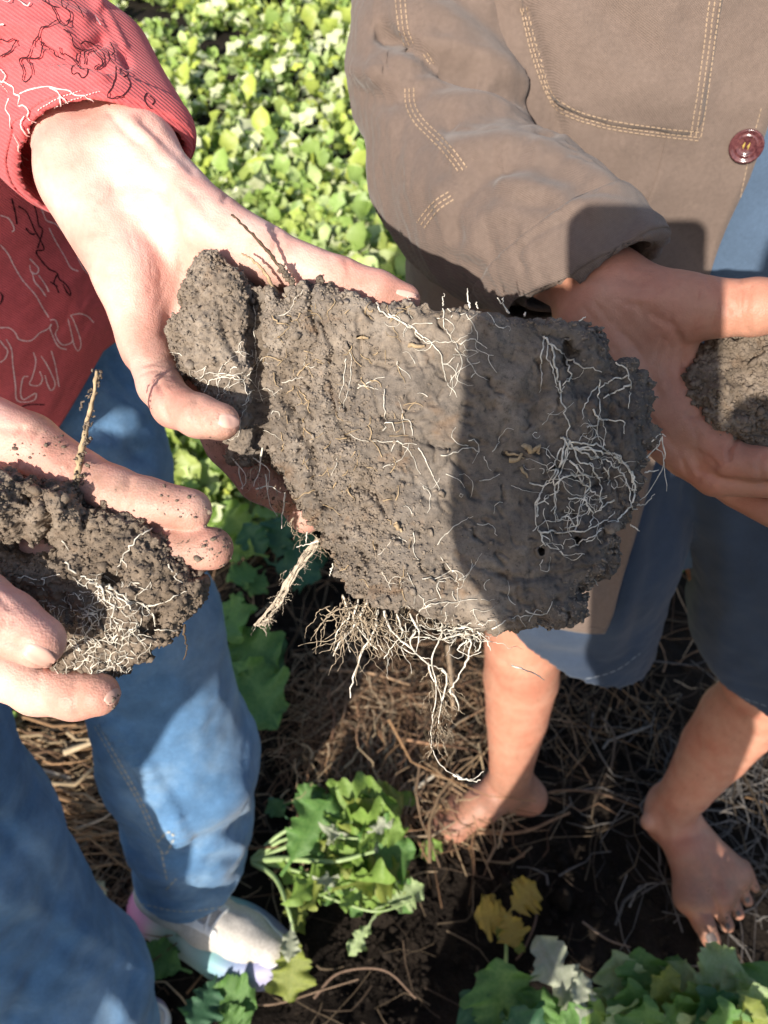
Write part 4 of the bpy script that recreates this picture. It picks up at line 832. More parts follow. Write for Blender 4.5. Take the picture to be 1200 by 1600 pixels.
# shorts
g = Grid((.02, .40, .52), (.72, .86, 1.0), .005)
wchain(g, [((.19, .67, .97), .14), ((.235, .60, .75), .115), ((.262, .565, .50), .108)], .03, 0); Fa = g.F.copy(); cut_plane(g, (.262, .46, .605), (-.50, .1, -1.)); Fa2 = g.F.copy(); g.F[:] = 1
wchain(g, [((.37, .67, .97), .14), ((.49, .61, .75), .115), ((.565, .565, .42), .112)], .03, 0); cut_plane(g, (.555, .46, .505), (-.30, .1, -1.)); Fb2 = g.F
g.F = smin(Fa2, Fb2, .01).astype(np.float32); V, Q = nets(g); V = lap(V, Q, 2, .4)
V = V+vnorm(V, Q)*(.004*fbm(V*np.array([1, 1, .5]), 18, 3)+.001*fbm(V, 70, 2))[:, None]
V = sculpt(V, Q, [([(1000,800),(980,900),(960,1000)], .006, 22), ([(1040,780),(1020,900),(990,1010)], -.005, 18), ([(1130,800),(1140,950),(1120,1060)], .005, 25), ([(800,1010),(860,1050),(930,1050),(990,1020)], -.0016, 5), ([(820,985),(900,1000),(960,970)], .005, 18), ([(850,1020),(920,1030)], -.004, 12), ([(1080,1010),(1120,1060),(1200,1080)], -.0016, 5)])
shorts = mk('shorts', V, Q, MAT['shorts'], man); HB = bvh(V, Q)
stitch([HB], [[(800,1012),(860,1054),(900,1062),(960,1048),(1000,1020)], [(1090,1040),(1140,1080),(1200,1104)]], .0012, MAT['thread_blue'], shorts, 9, 4)
# ---- woman: shirt
WS = [(-120,-190,.50,.055),(-10,-20,.437,.048),(80,110,.404,.040),(165,225,.385,.0372)]
g = Grid(PC(60, 90, .40)-np.array([.085, .075, .075]), PC(60, 90, .40)+np.array([.085, .115, .085]), .0016)
add_chain(g, [(PC(u, v, z), r_) for u, v, z, r_ in WS], .02, 0); add_chain(g, [(PC(10, 130, .415), .042), (PC(80, 215, .412), .029), (PC(116, 310, .414), .017)], .01, .03)
add_chain(g, [(PC(190, 80, .40), .012), (PC(262, 205, .384), .010)], .01, .02)
d_in = g.F.copy()
fr_, bk_, lf_, rt_ = PC(150, 178, .350), PC(112, 338, .416), PC(50, 236, .385), PC(270, 200, .380)
nn = np.cross(rt_-lf_, bk_-fr_); nn /= np.linalg.norm(nn); nn = nn if nn@(PC(250, 450, .36)-fr_) > 0 else -nn; pp = (fr_+bk_+lf_+rt_)/4
cut_plane(g, pp, nn)
axd = (g.ax[0][:, None, None]-pp[0])*nn[0]+(g.ax[1][None, :, None]-pp[1])*nn[1]+(g.ax[2][None, None, :]-pp[2])*nn[2]
g.F = np.where(axd > -.045, np.maximum(g.F, -(d_in+.0032)), g.F).astype(np.float32)
V, Q = largest(*nets(g)); V = lap(V, Q, 2, .4); WSV = c2w(V); WSQ = Q[:, ::-1]
WSV = sculpt(WSV, WSQ, [([(0,58),(60,62),(110,86),(160,60)], -.0045, 9), ([(0,20),(80,14),(130,30)], .0025, 12), ([(0,40),(50,38),(105,52)], .002, 10), ([(0,98),(50,88),(110,96),(165,110)], -.0042, 9), ([(20,110),(90,104),(160,124)], .0022, 10), ([(60,74),(110,70)], .0016, 8), ([(160,20),(180,60),(200,100)], -.003, 6), ([(2,134),(24,160),(50,196)], -.0016, 4), ([(130,140),(160,132),(180,128)], -.0012, 4), ([(20,180),(40,220)], .002, 8), ([(150,0),(172,40),(190,75)], .003, 8)])
def trunk(t, z):
    th = 6.2832*t; s = np.clip((z-1.2)/.25, 0, 1); a = .175-.02*s; b = .125-.03*s; cx = -.405+.0*z; cy = .575
    fl = np.clip((1.12-z)/.15, 0, 1); return (cx+(a+.018*fl)*math.cos(th), cy+(b+.012*fl)*math.sin(th), z)
TV, TQ = loft_panel(.93, 1.46, 150, 300, trunk)
TV = TV+vnorm(TV, TQ)*(.005*fbm(TV*np.array([1, 1, .35]), 13, 3, 1)+.001*fbm(TV, 60, 2))[:, None]
# curved shirt tail
tt = np.tile(np.linspace(0, 1, 300), 150); lowz = .90+.17*np.clip((TV[:, 0]+.40)/.17, 0, 1)**1.2; TV[:, 2] = np.where(TV[:, 2] < 1.2, 1.2-(1.2-TV[:, 2])*(1.2-lowz)/(1.2-.93), TV[:, 2])
shirt = put('shirt', mesh('shirt', TV, TQ, MAT['red']), woman); so = shirt.modifiers.new('cloth_thickness', 'SOLIDIFY'); so.thickness = .002; TB = bvh(TV, TQ)
wsleeve = mk('sleeve', WSV, WSQ, MAT['red'], shirt); WSB = bvh(WSV, WSQ)
al = (w2c(WSV)-pp)@nn; shell('cuff', WSV, WSQ, (al > -.017) & (al < -.0018), .0010, MAT['red'], shirt)
BLK = [[(66,4),(80,12),(88,24),(92,38),(104,44),(110,30),(108,20),(98,14),(96,4)], [(70,2),(76,10),(90,14)], [(104,38),(108,34),(106,42)], [(92,34),(78,42),(66,44),(62,54),(56,62),(52,76),(44,88)], [(44,88),(33,90),(34,100),(40,112),(38,124),(44,130),(53,118),(52,106),(46,98),(45,90),(64,88),(66,68),(62,56)], [(66,68),(74,78),(84,84),(86,90),(100,96)], [(100,48),(110,58),(112,70),(122,78),(138,82),(146,80)], [(96,74),(98,84),(112,94),(120,102),(128,112),(136,110),(138,118),(130,124),(124,116),(116,118),(114,108),(124,102),(120,96),(124,80)], [(138,82),(132,86),(135,94),(134,102)], [(124,70),(130,66),(140,68),(148,74),(160,78)], [(146,82),(152,90),(160,98),(158,106),(150,110),(149,106),(156,102)], [(150,76),(160,86),(164,96),(160,106)], [(160,80),(168,84),(172,96),(180,104)], [(172,70),(178,84),(174,90)], [(182,108),(180,124),(176,138),(168,152),(188,153),(200,142),(202,132),(196,122),(186,112)], [(186,112),(200,118),(192,124)], [(228,148),(224,156),(228,166),(236,172)], [(232,152),(240,160),(236,166)], [(0,60),(12,67),(20,64),(29,61),(22,76),(12,84),(0,87)], [(80,0),(110,4),(124,18),(130,30)]]
WHT = [[(3,112),(12,116),(8,128),(3,126)], [(8,128),(18,134),(24,138),(26,148),(34,152),(32,164),(40,166),(48,174),(46,182),(54,190),(52,200),(46,206)], [(16,156),(12,172),(18,182),(20,200)], [(34,148),(50,142),(76,138),(92,142),(108,144),(120,150),(140,152),(156,162),(166,170)], [(80,140),(92,146),(96,152),(106,158),(114,166),(126,167),(140,170),(148,174)], [(96,150),(94,162),(92,172),(94,180),(90,192)], [(56,198),(64,188),(72,178),(76,184),(80,190),(80,196)], [(40,184),(34,194),(38,206),(46,214),(54,212)], [(42,200),(46,210),(54,214)], [(24,208),(30,222),(28,232),(38,244),(46,252)], [(34,252),(36,262),(46,268)], [(0,2),(14,8),(18,2)], [(22,0),(36,8),(44,12),(48,8)], [(146,26),(156,42)], [(0,38),(8,38)]]
prints(WSB, BLK, .00055, MAT['print_black'], shirt, 'black_horse_print', .0013); prints(WSB, WHT, .0006, MAT['print_white'], shirt, 'white_horse_print', .0013)
stitch([WSB], [[(60,172),(90,155),(130,142),(168,132)], [(66,178),(100,160),(140,148),(180,138)], [(2,130),(24,156),(50,192)]], .0004, MAT['print_white'], shirt, 3, 2)
BT = [[(0,270),(8,250),(4,238),(14,236),(26,246),(38,262)], [(12,248),(20,256),(30,272),(42,286),(48,290)], [(24,300),(34,298),(48,310),(56,330),(60,352),(66,360),(58,388)], [(18,310),(24,336),(26,350)], [(28,322),(40,330),(48,346),(54,360),(64,378),(68,390),(56,392),(62,404),(76,420),(88,426),(92,436),(100,442),(108,452),(110,462),(104,456),(98,444)], [(40,356),(46,364),(54,366)], [(78,440),(86,446),(92,458)], [(0,456),(4,464),(0,476)], [(20,646),(30,638),(44,632),(70,632)], [(88,430),(84,442),(90,448)]]
WT = [[(0,336),(14,342),(22,358),(18,362)], [(0,382),(12,396),(22,416),(34,436),(46,450),(56,462),(66,480),(76,496)], [(46,404),(52,410),(60,420),(56,428),(48,424),(46,414)], [(50,426),(54,440),(64,452),(72,464),(68,458)], [(60,430),(70,444),(76,456)], [(0,512),(14,512),(24,520),(30,530),(48,532),(62,520),(74,514),(80,506)], [(78,500),(86,500),(90,512),(86,522),(96,538),(110,536),(114,530)], [(80,508),(78,514),(90,540),(104,546)], [(110,492),(116,504),(126,534),(122,548),(116,540),(112,524),(106,498)], [(112,492),(124,490),(136,494),(146,504)], [(10,530),(18,546),(20,570),(24,600),(26,624),(40,628),(54,624),(56,614),(48,618),(36,624),(32,612),(36,590),(44,588)], [(52,550),(56,566),(50,590),(46,600),(60,602),(66,592),(62,580)], [(64,556),(72,568),(80,584),(86,600),(80,610),(74,600),(70,586)], [(80,548),(86,570),(92,604)], [(0,532),(6,540),(12,548),(8,560),(0,566)], [(58,316),(66,330),(72,344),(86,350),(96,360)], [(100,366),(112,384),(126,398),(132,410),(140,424),(150,440)], [(120,400),(130,420),(146,436)], [(76,356),(86,376),(100,400),(110,418),(122,424)], [(128,390),(138,404),(150,414)]]
prints(TB, BT, .0010, MAT['print_black'], shirt, 'black_horse_print'); prints(TB, WT, .0009, MAT['print_white'], shirt, 'white_horse_print')
g = Grid((-.85, .10, 1.0), (-.40, .75, 1.52), .010); wchain(g, [((-.54, .58, 1.40), .06), ((-.62, .55, 1.28), .055), (P(-1000, 500, .52), .055), (P(-760, 760, .43), .046)], .03, 0); V, Q = nets(g); V = lap(V, Q, 1); mk('sleeve', V, Q, MAT['red'], shirt)
g = Grid((-.62, .35, 1.15), (-.10, .75, 1.55), .009); wchain(g, [((-.48, .57, 1.36), .07), ((-.28, .57, 1.38), .062), (P(-120, -190, .50), .056)], .03, 0); V, Q = nets(g); V = lap(V, Q, 1); mk('sleeve_top', V, Q, MAT['red'], shirt)
# ---- woman: jeans
LL = [(-150,480,.62,.12),(20,590,.66,.098),(100,720,.76,.092),(215,970,.945,.094),(282,1180,1.085,.104),(294,1280,1.185,.094),(298,1345,1.28,.086),(299,1370,1.33,.084)]
LR = [(-260,560,.60,.12),(-190,1130,.74,.105),(-70,1320,.85,.104),(-2,1420,.93,.097),(98,1545,1.04,.107),(150,1640,1.16,.10)]
A = np.array([P(u, v, z) for u, v, z, r_ in LL+LR]); g = Grid(A.min(0)-.13, A.max(0)+.13, .0056)
wchain(g, [((-.36, .590, 1.06), .095), ((-.325, .565, .93), .095)]+[(P(u, v, z), r_) for u, v, z, r_ in LL[2:]], .03, 0); cut_plane(g, (-.30, .42, .115), (.05, .12, -1)); Fa = g.F.copy(); g.F[:] = 1
wchain(g, [((-.46, .590, 1.04), .09), ((-.47, .51, .88), .10)]+[(P(u, v, z), r_) for u, v, z, r_ in LR[1:]], .03, 0); cut_plane(g, (0, 0, .06), (0, 0, -1)); g.F = smin(Fa, g.F, .012).astype(np.float32)
cut_plane(g, (0, 0, 1.12), (0, 0, 1))
V, Q = nets(g); V = lap(V, Q, 2, .4)
V = V+vnorm(V, Q)*(.0035*fbm(V*np.array([1, 1, .7]), 16, 3, 1)+.0009*fbm(V, 70, 2))[:, None]
JF = [([(385,1280),(350,1300),(300,1325)], -.010, 14), ([(380,1240),(330,1275),(270,1290)], .008, 22), ([(320,1330),(370,1318)], .005, 12), ([(230,1320),(300,1350),(370,1340)], -.006, 14), ([(225,1400),(290,1390),(380,1385)], -.002, 8), ([(100,590),(170,560),(200,600)], -.006, 12), ([(60,640),(150,610),(215,650)], .006, 14), ([(80,690),(160,670),(235,720)], -.006, 12), ([(110,710),(190,690)], .005, 12), ([(160,750),(240,700)], -.004, 9), ([(205,1300),(225,1350),(250,1390)], -.008, 16),
   ([(0,1290),(60,1350),(90,1440),(40,1520)], -.007, 18), ([(0,1400),(70,1420),(110,1440)], .007, 22), ([(20,1590),(80,1500),(120,1440)], -.008, 14), ([(110,1450),(170,1480),(225,1520)], .008, 18), ([(60,1480),(130,1520),(200,1590)], .004, 22), ([(210,1420),(300,1424),(390,1410)], .003, 8)]
for k in range(19):
    t = k/18; c = np.array([163+112*t+10*math.sin(3*t), 1130+185*t]); JF.append(([(c[0]-3, c[1]+1), (c[0]+22, c[1]-3)], .008, 4.6))
V = sculpt(V, Q, JF); jeans = mk('jeans', V, Q, MAT['denim'], woman); JNB = bvh(V, Q)
stitch([JNB], [[(148,1135),(180,1190),(215,1250),(238,1300),(250,1318)], [(154,1133),(186,1188),(220,1248),(243,1296)], [(252,1328),(256,1350),(262,1378)], [(246,1316),(262,1300),(272,1306)], [(246,1320),(258,1334),(272,1310)], [(260,1390),(276,1372)], [(220,1412),(290,1424),(380,1410)]], .0027, MAT['thread_jean'], jeans, 7, 3)
# ---- woman: sneakers
def sneaker(heel, toe, nm):
    heel = np.array(heel); toe = np.array(toe); ax = toe-heel; Ls = np.linalg.norm(ax); ax /= Ls; pr = np.array([-ax[1], ax[0], 0]); root_ = None
    o = lambda s, w, z: heel+ax*Ls*s+pr*w+np.array([0, 0, z]); A = np.array([o(-.15, -.08, -.02), o(1.15, .08, .16), o(-.15, .08, 0), o(1.15, -.08, 0)])
    g = Grid(A.min(0)-.01, A.max(0)+.01, .0026)
    wchain(g, [(o(.90, .004, .036), .028), (o(.72, .004, .044), .036), (o(.50, 0, .058), .038), (o(.28, 0, .078), .034), (o(.15, 0, .075), .030)], .02, 0); wchain(g, [(o(.14, 0, .04), .028), (o(.15, 0, .09), .029)], .02, .02); wchain(g, [(o(.25, 0, .1), .037), (o(.22, 0, .13), .038)], .02, .02)
    cut_plane(g, (0, 0, .02), (0, 0, -1)); cut_plane(g, (0, 0, .118), (0, 0, 1)); V, Q = nets(g); V = lap(V, Q, 1); V = V+vnorm(V, Q)*(.0009*fbm(V, 55, 2))[:, None]
    up = mk('sneaker', V, Q, MAT['shoe'], woman); s_ = (V-heel)@ax/Ls; w_ = (V-heel)@pr; N = vnorm(V, Q)
    shell('toe_cap', V, Q, (s_ > .58+.10*np.sin(w_*40)) & (V[:, 2] < .030+.022*np.clip((s_-.55)/.35, 0, 1)) & (V[:, 2] > .021), .0022, MAT['shoe_white'], up)
    shell('eyelet_panel', V, Q, (s_ > .33) & (s_ < .62) & (np.abs(w_) > .012) & (np.abs(w_) < .026) & (N[:, 2] > .2), .0018, MAT['shoe_white'], up)
    n = 72; prof = []
    for k in range(n):
        a = 2*math.pi*k/n; c, si = math.cos(a), math.sin(a); s = .5+.53*math.copysign(abs(c)**.85, c); hw = .044+.007*math.exp(-((s-.7)/.22)**2)-.003*math.exp(-((s-.42)/.14)**2); prof.append((s, hw*math.copysign(abs(si)**.75, si)+.004*(s-.5)))
    SVv = []; rings = [(.97, .0, .004), (1.03, .007, .014), (1.04, .017, .014), (.97, .038, .003), (.86, .046, -.006)]
    for f, z, xw in rings:
        for s, w in prof: SVv.append(o(.5+(s-.5)*f, w*f+(xw-.004*(w > 0))*np.clip(w/.03, -1, 1)-.004, z+.010*max(0, .3-s)+(.006*max(0, s-.8)/.2)))
    SVv = np.array(SVv); SQ_ = np.array([(i*n+k, i*n+(k+1) % n, (i+1)*n+(k+1) % n, (i+1)*n+k) for i in range(len(rings)-1) for k in range(n)])
    c0 = len(SVv); SVv = np.concatenate([SVv, [o(.5, 0, 0), o(.5, 0, .03)]]); T3 = np.array([(c0, (k+1) % n, k) for k in range(n)]+[(c0+1, (len(rings)-1)*n+k, (len(rings)-1)*n+(k+1) % n) for k in range(n)])
    sx = np.clip((SVv-heel)@ax/Ls, 0, 1); stops = [0, .13, .2, .34, .42, .6, .74, .9, 1]; cols = np.array([(.60, .22, .36), (.60, .24, .38), (.55, .48, .42), (.42, .52, .38), (.48, .55, .48), (.22, .42, .42), (.22, .29, .44), (.32, .31, .48), (.40, .38, .50)])
    cc = np.stack([np.interp(sx, stops, cols[:, i]) for i in range(3)], 1); mk('sole', SVv, [SQ_, T3], MAT['sole'], up, attr={'tint': cc})
    sb = bvh(V, Q); lc = []
    for k in range(6):
        s = .34+.05*k; pts = []
        for w in np.linspace(-.020, .020, 9):
            q = o(s+.012*(w/.02)*(1 if k % 2 else -1), w, .3); hit, nn_, i, t = sb.ray_cast(Vector(q), Vector((0, 0, -1)))
            if hit is not None: pts.append(np.array(hit)+np.array([0, 0, .0025]))
        if len(pts) > 3: lc.append(tube(pts, .0028, 6))
    if lc: VV, FF = join(lc); mk('laces', VV, FF, MAT['shoe_white'], up, kind='stuff')
m = M('silver_mesh', .55, .4); m.col(m.ramp(m.vor(420), [(.2, (.40, .365, .32)), (.6, (.56, .52, .47))])); m.bump(m.vor(420), .4, .0006); MAT['shoe'] = m.m
MAT['shoe_white'] = plain('white_leather', (.80, .79, .77), .4, .4, .04, 60)
m = M('rainbow_foam', .5, .4); m.col(m.attr('tint')); m.bump(m.noise(300, 2), .1, .0005); MAT['sole'] = m.m
sneaker(G(226,1398,0), G(448,1508,0), 0); sneaker(G(80,1650,0), G(262,1608,0), 1)
# ------------------------------------------------------------------ ground, straw and plants
m = M('dark_topsoil', .95, .15)
a = m.ramp(m.noise(5, 4), [(.35, (.012, .009, .007)), (.7, (.028, .021, .016))]); a = m.mix(.7, a, m.ramp(m.noise(160, 6, .75), [(.3, (.45, .45, .45)), (.7, (1.5, 1.45, 1.4))]), 'MULTIPLY'); m.col(a)
n = m.bump(m.noise(220, 4, .7), .7, .004); m.bump(m.noise(50, 5, .7), .8, .012, n); MAT['ground'] = m.m
def axis(lo, a, b, hi, st):
    o = []; x = a; s = st
    while x > lo: s *= 1.22; x -= s; o.append(x)
    p = []; x = b; s = st
    while x < hi: s *= 1.22; x += s; p.append(x)
    return np.concatenate([o[::-1], np.arange(a, b, st), [b] if False else [], p])
gx = axis(-40, -1.0, 1.2, 40, .011); gy = axis(-30, -.3, 1.7, 60, .011); XX, YY = np.meshgrid(gx, gy, indexing='ij')
PG = np.stack([XX, YY, 0*XX], -1); fade = np.exp(-(np.hypot(XX-.1, YY-.7)/2.0)**4)
def gh(p): return .016*fbm(p*np.array([1, 1, 0]), 9, 3, 1)+.010*fbm(p*np.array([1, 1, 0]), 34, 3, 2)-.012
for f_ in (F1V, F2V): pass
ZZ = gh(PG)*fade-.004*(1-fade)-.004
for c, rr in ((G(1090,1370), .13), (G(750,1260), .12), (G(340,1450), .13), (G(160,1620), .13)): # ground under the feet is trodden level
    w = np.exp(-(np.hypot(XX-c[0], YY-c[1])/rr)**4); ZZ = ZZ*(1-w)-.004*w
ni, nj = XX.shape; i = np.arange(ni-1)[:, None]*nj; j = np.arange(nj-1)[None]; Q = np.stack([i+j, i+nj+j, i+nj+j+1, i+j+1], -1).reshape(-1, 4)
mk('ground', np.stack([XX, YY, ZZ], -1).reshape(-1, 3), Q, MAT['ground'], kind='structure')
# ---- loose crumbs of soil
rk = np.random.default_rng(61); ico = np.array([(0, 0, 1), (.9, 0, .4), (.28, .85, .4), (-.72, .52, .4), (-.72, -.52, .4), (.28, -.85, .4), (.72, .52, -.45), (-.28, .85, -.45), (-.9, 0, -.45), (-.28, -.85, -.45), (.72, -.52, -.45), (0, 0, -1)])
icf = np.array([(0, 1, 2), (0, 2, 3), (0, 3, 4), (0, 4, 5), (0, 5, 1), (1, 6, 2), (2, 7, 3), (3, 8, 4), (4, 9, 5), (5, 10, 1), (2, 6, 7), (3, 7, 8), (4, 8, 9), (5, 9, 10), (1, 10, 6), (6, 11, 7), (7, 11, 8), (8, 11, 9), (9, 11, 10), (10, 11, 6)])
nn_ = 5200; cx = np.stack([rk.normal(.12, .42, nn_), rk.normal(.55, .34, nn_), np.zeros(nn_)], 1); cz = gh(cx); ss = .0032*rk.lognormal(0, .55, nn_)
for c, rr in ((G(1090, 1370), .09), (G(340, 1450), .12)): ss = np.where(np.hypot(cx[:, 0]-c[0], cx[:, 1]-c[1]) < rr, .0012, ss)
Vc_ = (ico[None]*(1+.3*rk.standard_normal((nn_, 12, 1))))*ss[:, None, None]; Vc_[..., 2] *= .7; Vc_ += cx[:, None]; Vc_[..., 2] += (cz*.6+ss*.3)[:, None]
mk('soil_crumbs', Vc_.reshape(-1, 3), (icf[None]+12*np.arange(nn_)[:, None, None]).reshape(-1, 3), MAT['ground'], kind='stuff', label='loose dark crumbs of soil on the ground')
# ---- straw
m = M('dry_straw', .8, .2); m.col(m.mix(.6, m.attr('tint'), m.ramp(m.noise(60, 4, .7), [(.3, (.55, .5, .45)), (.7, (1.2, 1.15, 1.1))]), 'MULTIPLY')); m.bump(m.noise(400, 2), .3, .001); MAT['straw'] = m.m
r = np.random.default_rng(21)
def stem(c, L, ang, rad, lift, bend, seg=5, tiltz=.15):
    s = np.linspace(-.5, .5, seg); x = c[0]+L*s*math.cos(ang)-bend*(s*s)*L*math.sin(ang); y = c[1]+L*s*math.sin(ang)+bend*(s*s)*L*math.cos(ang)
    z = lift+c[2]+tiltz*L*s*r.uniform(-1, 1)+.02*L*np.sin(9*s+r.uniform(0, 6)); kx = r.normal(0, .035*L, (2, seg)); V, F = tube(np.stack([x+kx[0], y+kx[1], np.maximum(z, rad*.5-.006)], 1), rad*np.linspace(1, .6, seg)*r.uniform(.6, 1.4, seg), 4); ctr = np.repeat(V.reshape(seg, 4, 3).mean(1), 4, 0); V[:, 2] = ctr[:, 2]+(V[:, 2]-ctr[:, 2])*.5; return V, F
def straw(name, n, cen, sx, sy, L, rad, cols, lift=.02, angs=(0, 6.28), label=None, bend=.5):
    pv = []; pc = []
    cols = np.array(cols)
    for k in range(n):
        c = np.array([r.normal(cen[0], sx), r.normal(cen[1], sy), 0]); V, F = stem(c, L*r.lognormal(-.25, .6), r.uniform(*angs), rad*r.lognormal(0, .35), abs(r.normal(0, lift))+.003, r.normal(0, bend)); pv.append((V, F)); pc.append(np.tile(cols[r.integers(len(cols))]*r.uniform(.6, 1.25), (len(V), 1)))
    V, F = join(pv); return mk(name, V, F, MAT['straw'], attr={'tint': np.concatenate(pc)}, kind='stuff', label=label)
TAN = [(.36, .25, .15), (.28, .17, .09), (.42, .32, .20), (.20, .12, .07)]; RUST = [(.27, .165, .10), (.20, .12, .07), (.34, .235, .15), (.14, .08, .05), (.40, .31, .21)]; DK = [(.07, .05, .035), (.05, .035, .025), (.10, .075, .05), (.16, .12, .08)]
straw('dead_straw', 1300, G(575, 1130), .085, .085, .09, .0012, RUST, .022, label='heap of rust-brown dead straw and stems below the slab')
straw('dead_straw', 420, G(590, 1210), .06, .05, .07, .0018, RUST+TAN, .03, (.6, 2.2), label='frayed tan straw tuft beside the green plant')
straw('dead_straw', 480, G(60, 1240), .10, .12, .15, .0028, TAN, .02, (-.5, .5), label='pale flattened straw between the two jean legs')
straw('dead_straw', 260, G(930, 1110), .18, .11, .11, .0015, DK+TAN[1:2], .014, label='dark straw litter round the bare feet')
straw('dead_straw', 130, G(715, 1280), .045, .03, .10, .0017, RUST+TAN, .035, label='loose brown straw lying over the far bare foot')
straw('dead_straw', 520, G(720, 1090), .12, .08, .09, .0015, RUST+DK, .016, label='brown straw behind the bare shin')
straw('dead_straw', 240, G(1170, 1290), .13, .11, .11, .0013, [(.16, .15, .14), (.10, .09, .085), (.22, .20, .18)], .010, label='grey straw litter right of the bare foot')
straw('dead_straw', 380, G(620, 1330), .45, .32, .10, .0013, DK, .006, label='scattered dark stems on the soil')
straw('dead_straw', 700, (0, 1.15), .6, .22, .12, .0016, DK+RUST, .012, label='stems at the edge of the green field')
straw('dead_straw', 500, G(240, 1330), .12, .10, .08, .0016, RUST+DK, .012, label='brown stems behind the sneaker')
def stalk(pts, rad, tint, label):
    p = spl([G(*q) for q in pts], 7); V, F = tube(p, rad*np.linspace(1, .6, len(p)), 7); base = p[0]; o = bpy.data.objects.new('dry_stalk', mesh('dry_stalk', V-base, F, MAT['straw'], True, {'tint': np.tile(tint, (len(V), 1))})); COL.objects.link(o); o.location = base; tag(o, label, 'dry stalk', 'dry stalks lying on the soil'); return o
stalk([(816,1252,.02),(870,1236,.04),(930,1238,.045),(1000,1262,.02)], .0030, (.14,.09,.06), 'arched brown stalk between the two bare feet')
stalk([(735,1300,.02),(790,1302,.03),(830,1296,.035),(870,1278,.03),(890,1270,.02)], .0036, (.26,.16,.10), 'reddish curved stalk just below the far bare foot')
stalk([(690,1222,.04),(720,1240,.045),(780,1278,.04),(800,1296,.02)], .0034, (.30,.20,.13), 'pale stalk crossing over the far bare foot')
stalk([(646,1234,.05),(678,1212,.055)], .0045, (.50,.45,.36), 'short pale cut stalk left of the far bare foot')
stalk([(632,1290,.03),(664,1328,.03)], .0050, (.38,.28,.18), 'short tan stalk right of the green plant')
stalk([(500,1046,.03),(580,1052,.04),(640,1070,.04)], .0040, (.36,.24,.15), 'tan stalk behind the hanging roots')
stalk([(700,1010,.05),(706,1070,.05),(708,1110,.03)], .0060, (.42,.31,.21), 'upright pale stalk behind the hanging roots')
stalk([(610,1150,.04),(660,1160,.045),(720,1168,.03)], .0040, (.34,.20,.12), 'brown stalk lying above the straw tuft')
stalk([(910,1440,.01),(950,1468,.012),(985,1480,.01)], .0022, (.20,.15,.12), 'thin grey stalk left of the big toe')
stalk([(822,1395,.02),(838,1430,.025),(820,1480,.02),(806,1500,.01)], .0026, (.14,.09,.07), 'bent purple-brown stalk beside the yellow leaf')
stalk([(0,1196,.03),(50,1200,.035),(110,1216,.03)], .0060, (.55,.47,.36), 'thick bleached stalk at the left edge, uppermost of the pale straw')
stalk([(10,1220,.03),(60,1232,.03),(120,1226,.03)], .0058, (.50,.41,.30), 'thick bleached stalk at the left edge, lower of the pale pair')
stalk([(100,1176,.04),(145,1160,.045)], .0070, (.55,.44,.29), 'short thick straw-coloured stalk left of the jean leg')
stalk([(122,1294,.03),(160,1280,.04),(190,1258,.05)], .0028, (.46,.36,.26), 'thin forked tan stalk beside the jean seam')
stalk([(96,1365,.02),(112,1322,.03)], .0040, (.24,.20,.17), 'grey flattened stalk between the two jean legs')
stalk([(350,1560,.01),(420,1570,.014),(500,1548,.014),(560,1530,.01)], .0020, (.24,.17,.12), 'thin tan stalk below the sneaker')
stalk([(490,1560,.01),(530,1520,.015),(600,1516,.016),(650,1560,.01)], .0024, (.22,.15,.11), 'looping tan stalk at the bottom edge')
stalk([(940,1120,.02),(960,1150,.03),(955,1200,.02)], .0026, (.12,.09,.07), 'dark bent stalk between the two shins')
# ---- leaves
def leaf_geo(nl, nw, lobe, ripple, droop, wide, pet, seed, fold=.18):
    """a leaf blade of length 1 along +x with a petiole; lobed outline, sunk veins, rippled margin"""
    rr = np.random.default_rng(seed); s = np.linspace(0, 1, nl); t = np.linspace(-1, 1, nw)
    env = np.where(s < pet, .022, wide*np.clip(np.sin(np.pi*np.clip((s-pet)/(1-pet), 0, 1)**.85)**.75, 0, 1)*(.62+.45*np.clip((s-pet)/(1-pet), 0, 1))+.016)
    k = np.arange(nl); w1 = np.interp(k, np.arange(-1, nl+3, 3), rr.normal(0, 1, len(np.arange(-1, nl+3, 3)))); w2 = np.interp(k, np.arange(-2, nl+3, 3), rr.normal(0, 1, len(np.arange(-2, nl+3, 3)))); lf = 1+lobe*w1*.8+lobe*.4*rr.normal(0, 1, nl); lg = 1+lobe*w2*.8+lobe*.4*rr.normal(0, 1, nl); lf, lg = np.clip(lf, .35, 1.5), np.clip(lg, .35, 1.5)
    w = np.where(t[None] < 0, (env*lf)[:, None], (env*lg)[:, None]); bl = np.clip((s-pet)/.1, 0, 1)[:, None]
    Y = w*t[None]; X = np.broadcast_to(s[:, None], Y.shape)+.10*np.abs(t)[None]*w*0
    ph = rr.uniform(0, 6, 2); edge = np.abs(t)[None]**2
    Z = -droop*s[:, None]**2+fold*np.abs(Y)*bl+ripple*edge*np.sin(17*s[:, None]+ph[0]+1.5*np.sign(t)[None])*bl+ripple*.6*edge*np.sin(41*s[:, None]+ph[1]-2*np.sign(t)[None])*bl
    Z = Z+bl*.010*np.sin(26*(s[:, None]-.45*np.abs(Y)))*(1-edge)*np.abs(t)[None]**.5-.014*np.exp(-(t/.12)**2)[None]*bl
    V = np.stack([X, Y, Z], -1).reshape(-1, 3); i = np.arange(nl-1)[:, None]*nw; j = np.arange(nw-1)[None]; Q = np.stack([i+j, i+j+nw, i+j+nw+1, i+j+1], -1).reshape(-1, 4); return V, Q[:, ::-1]
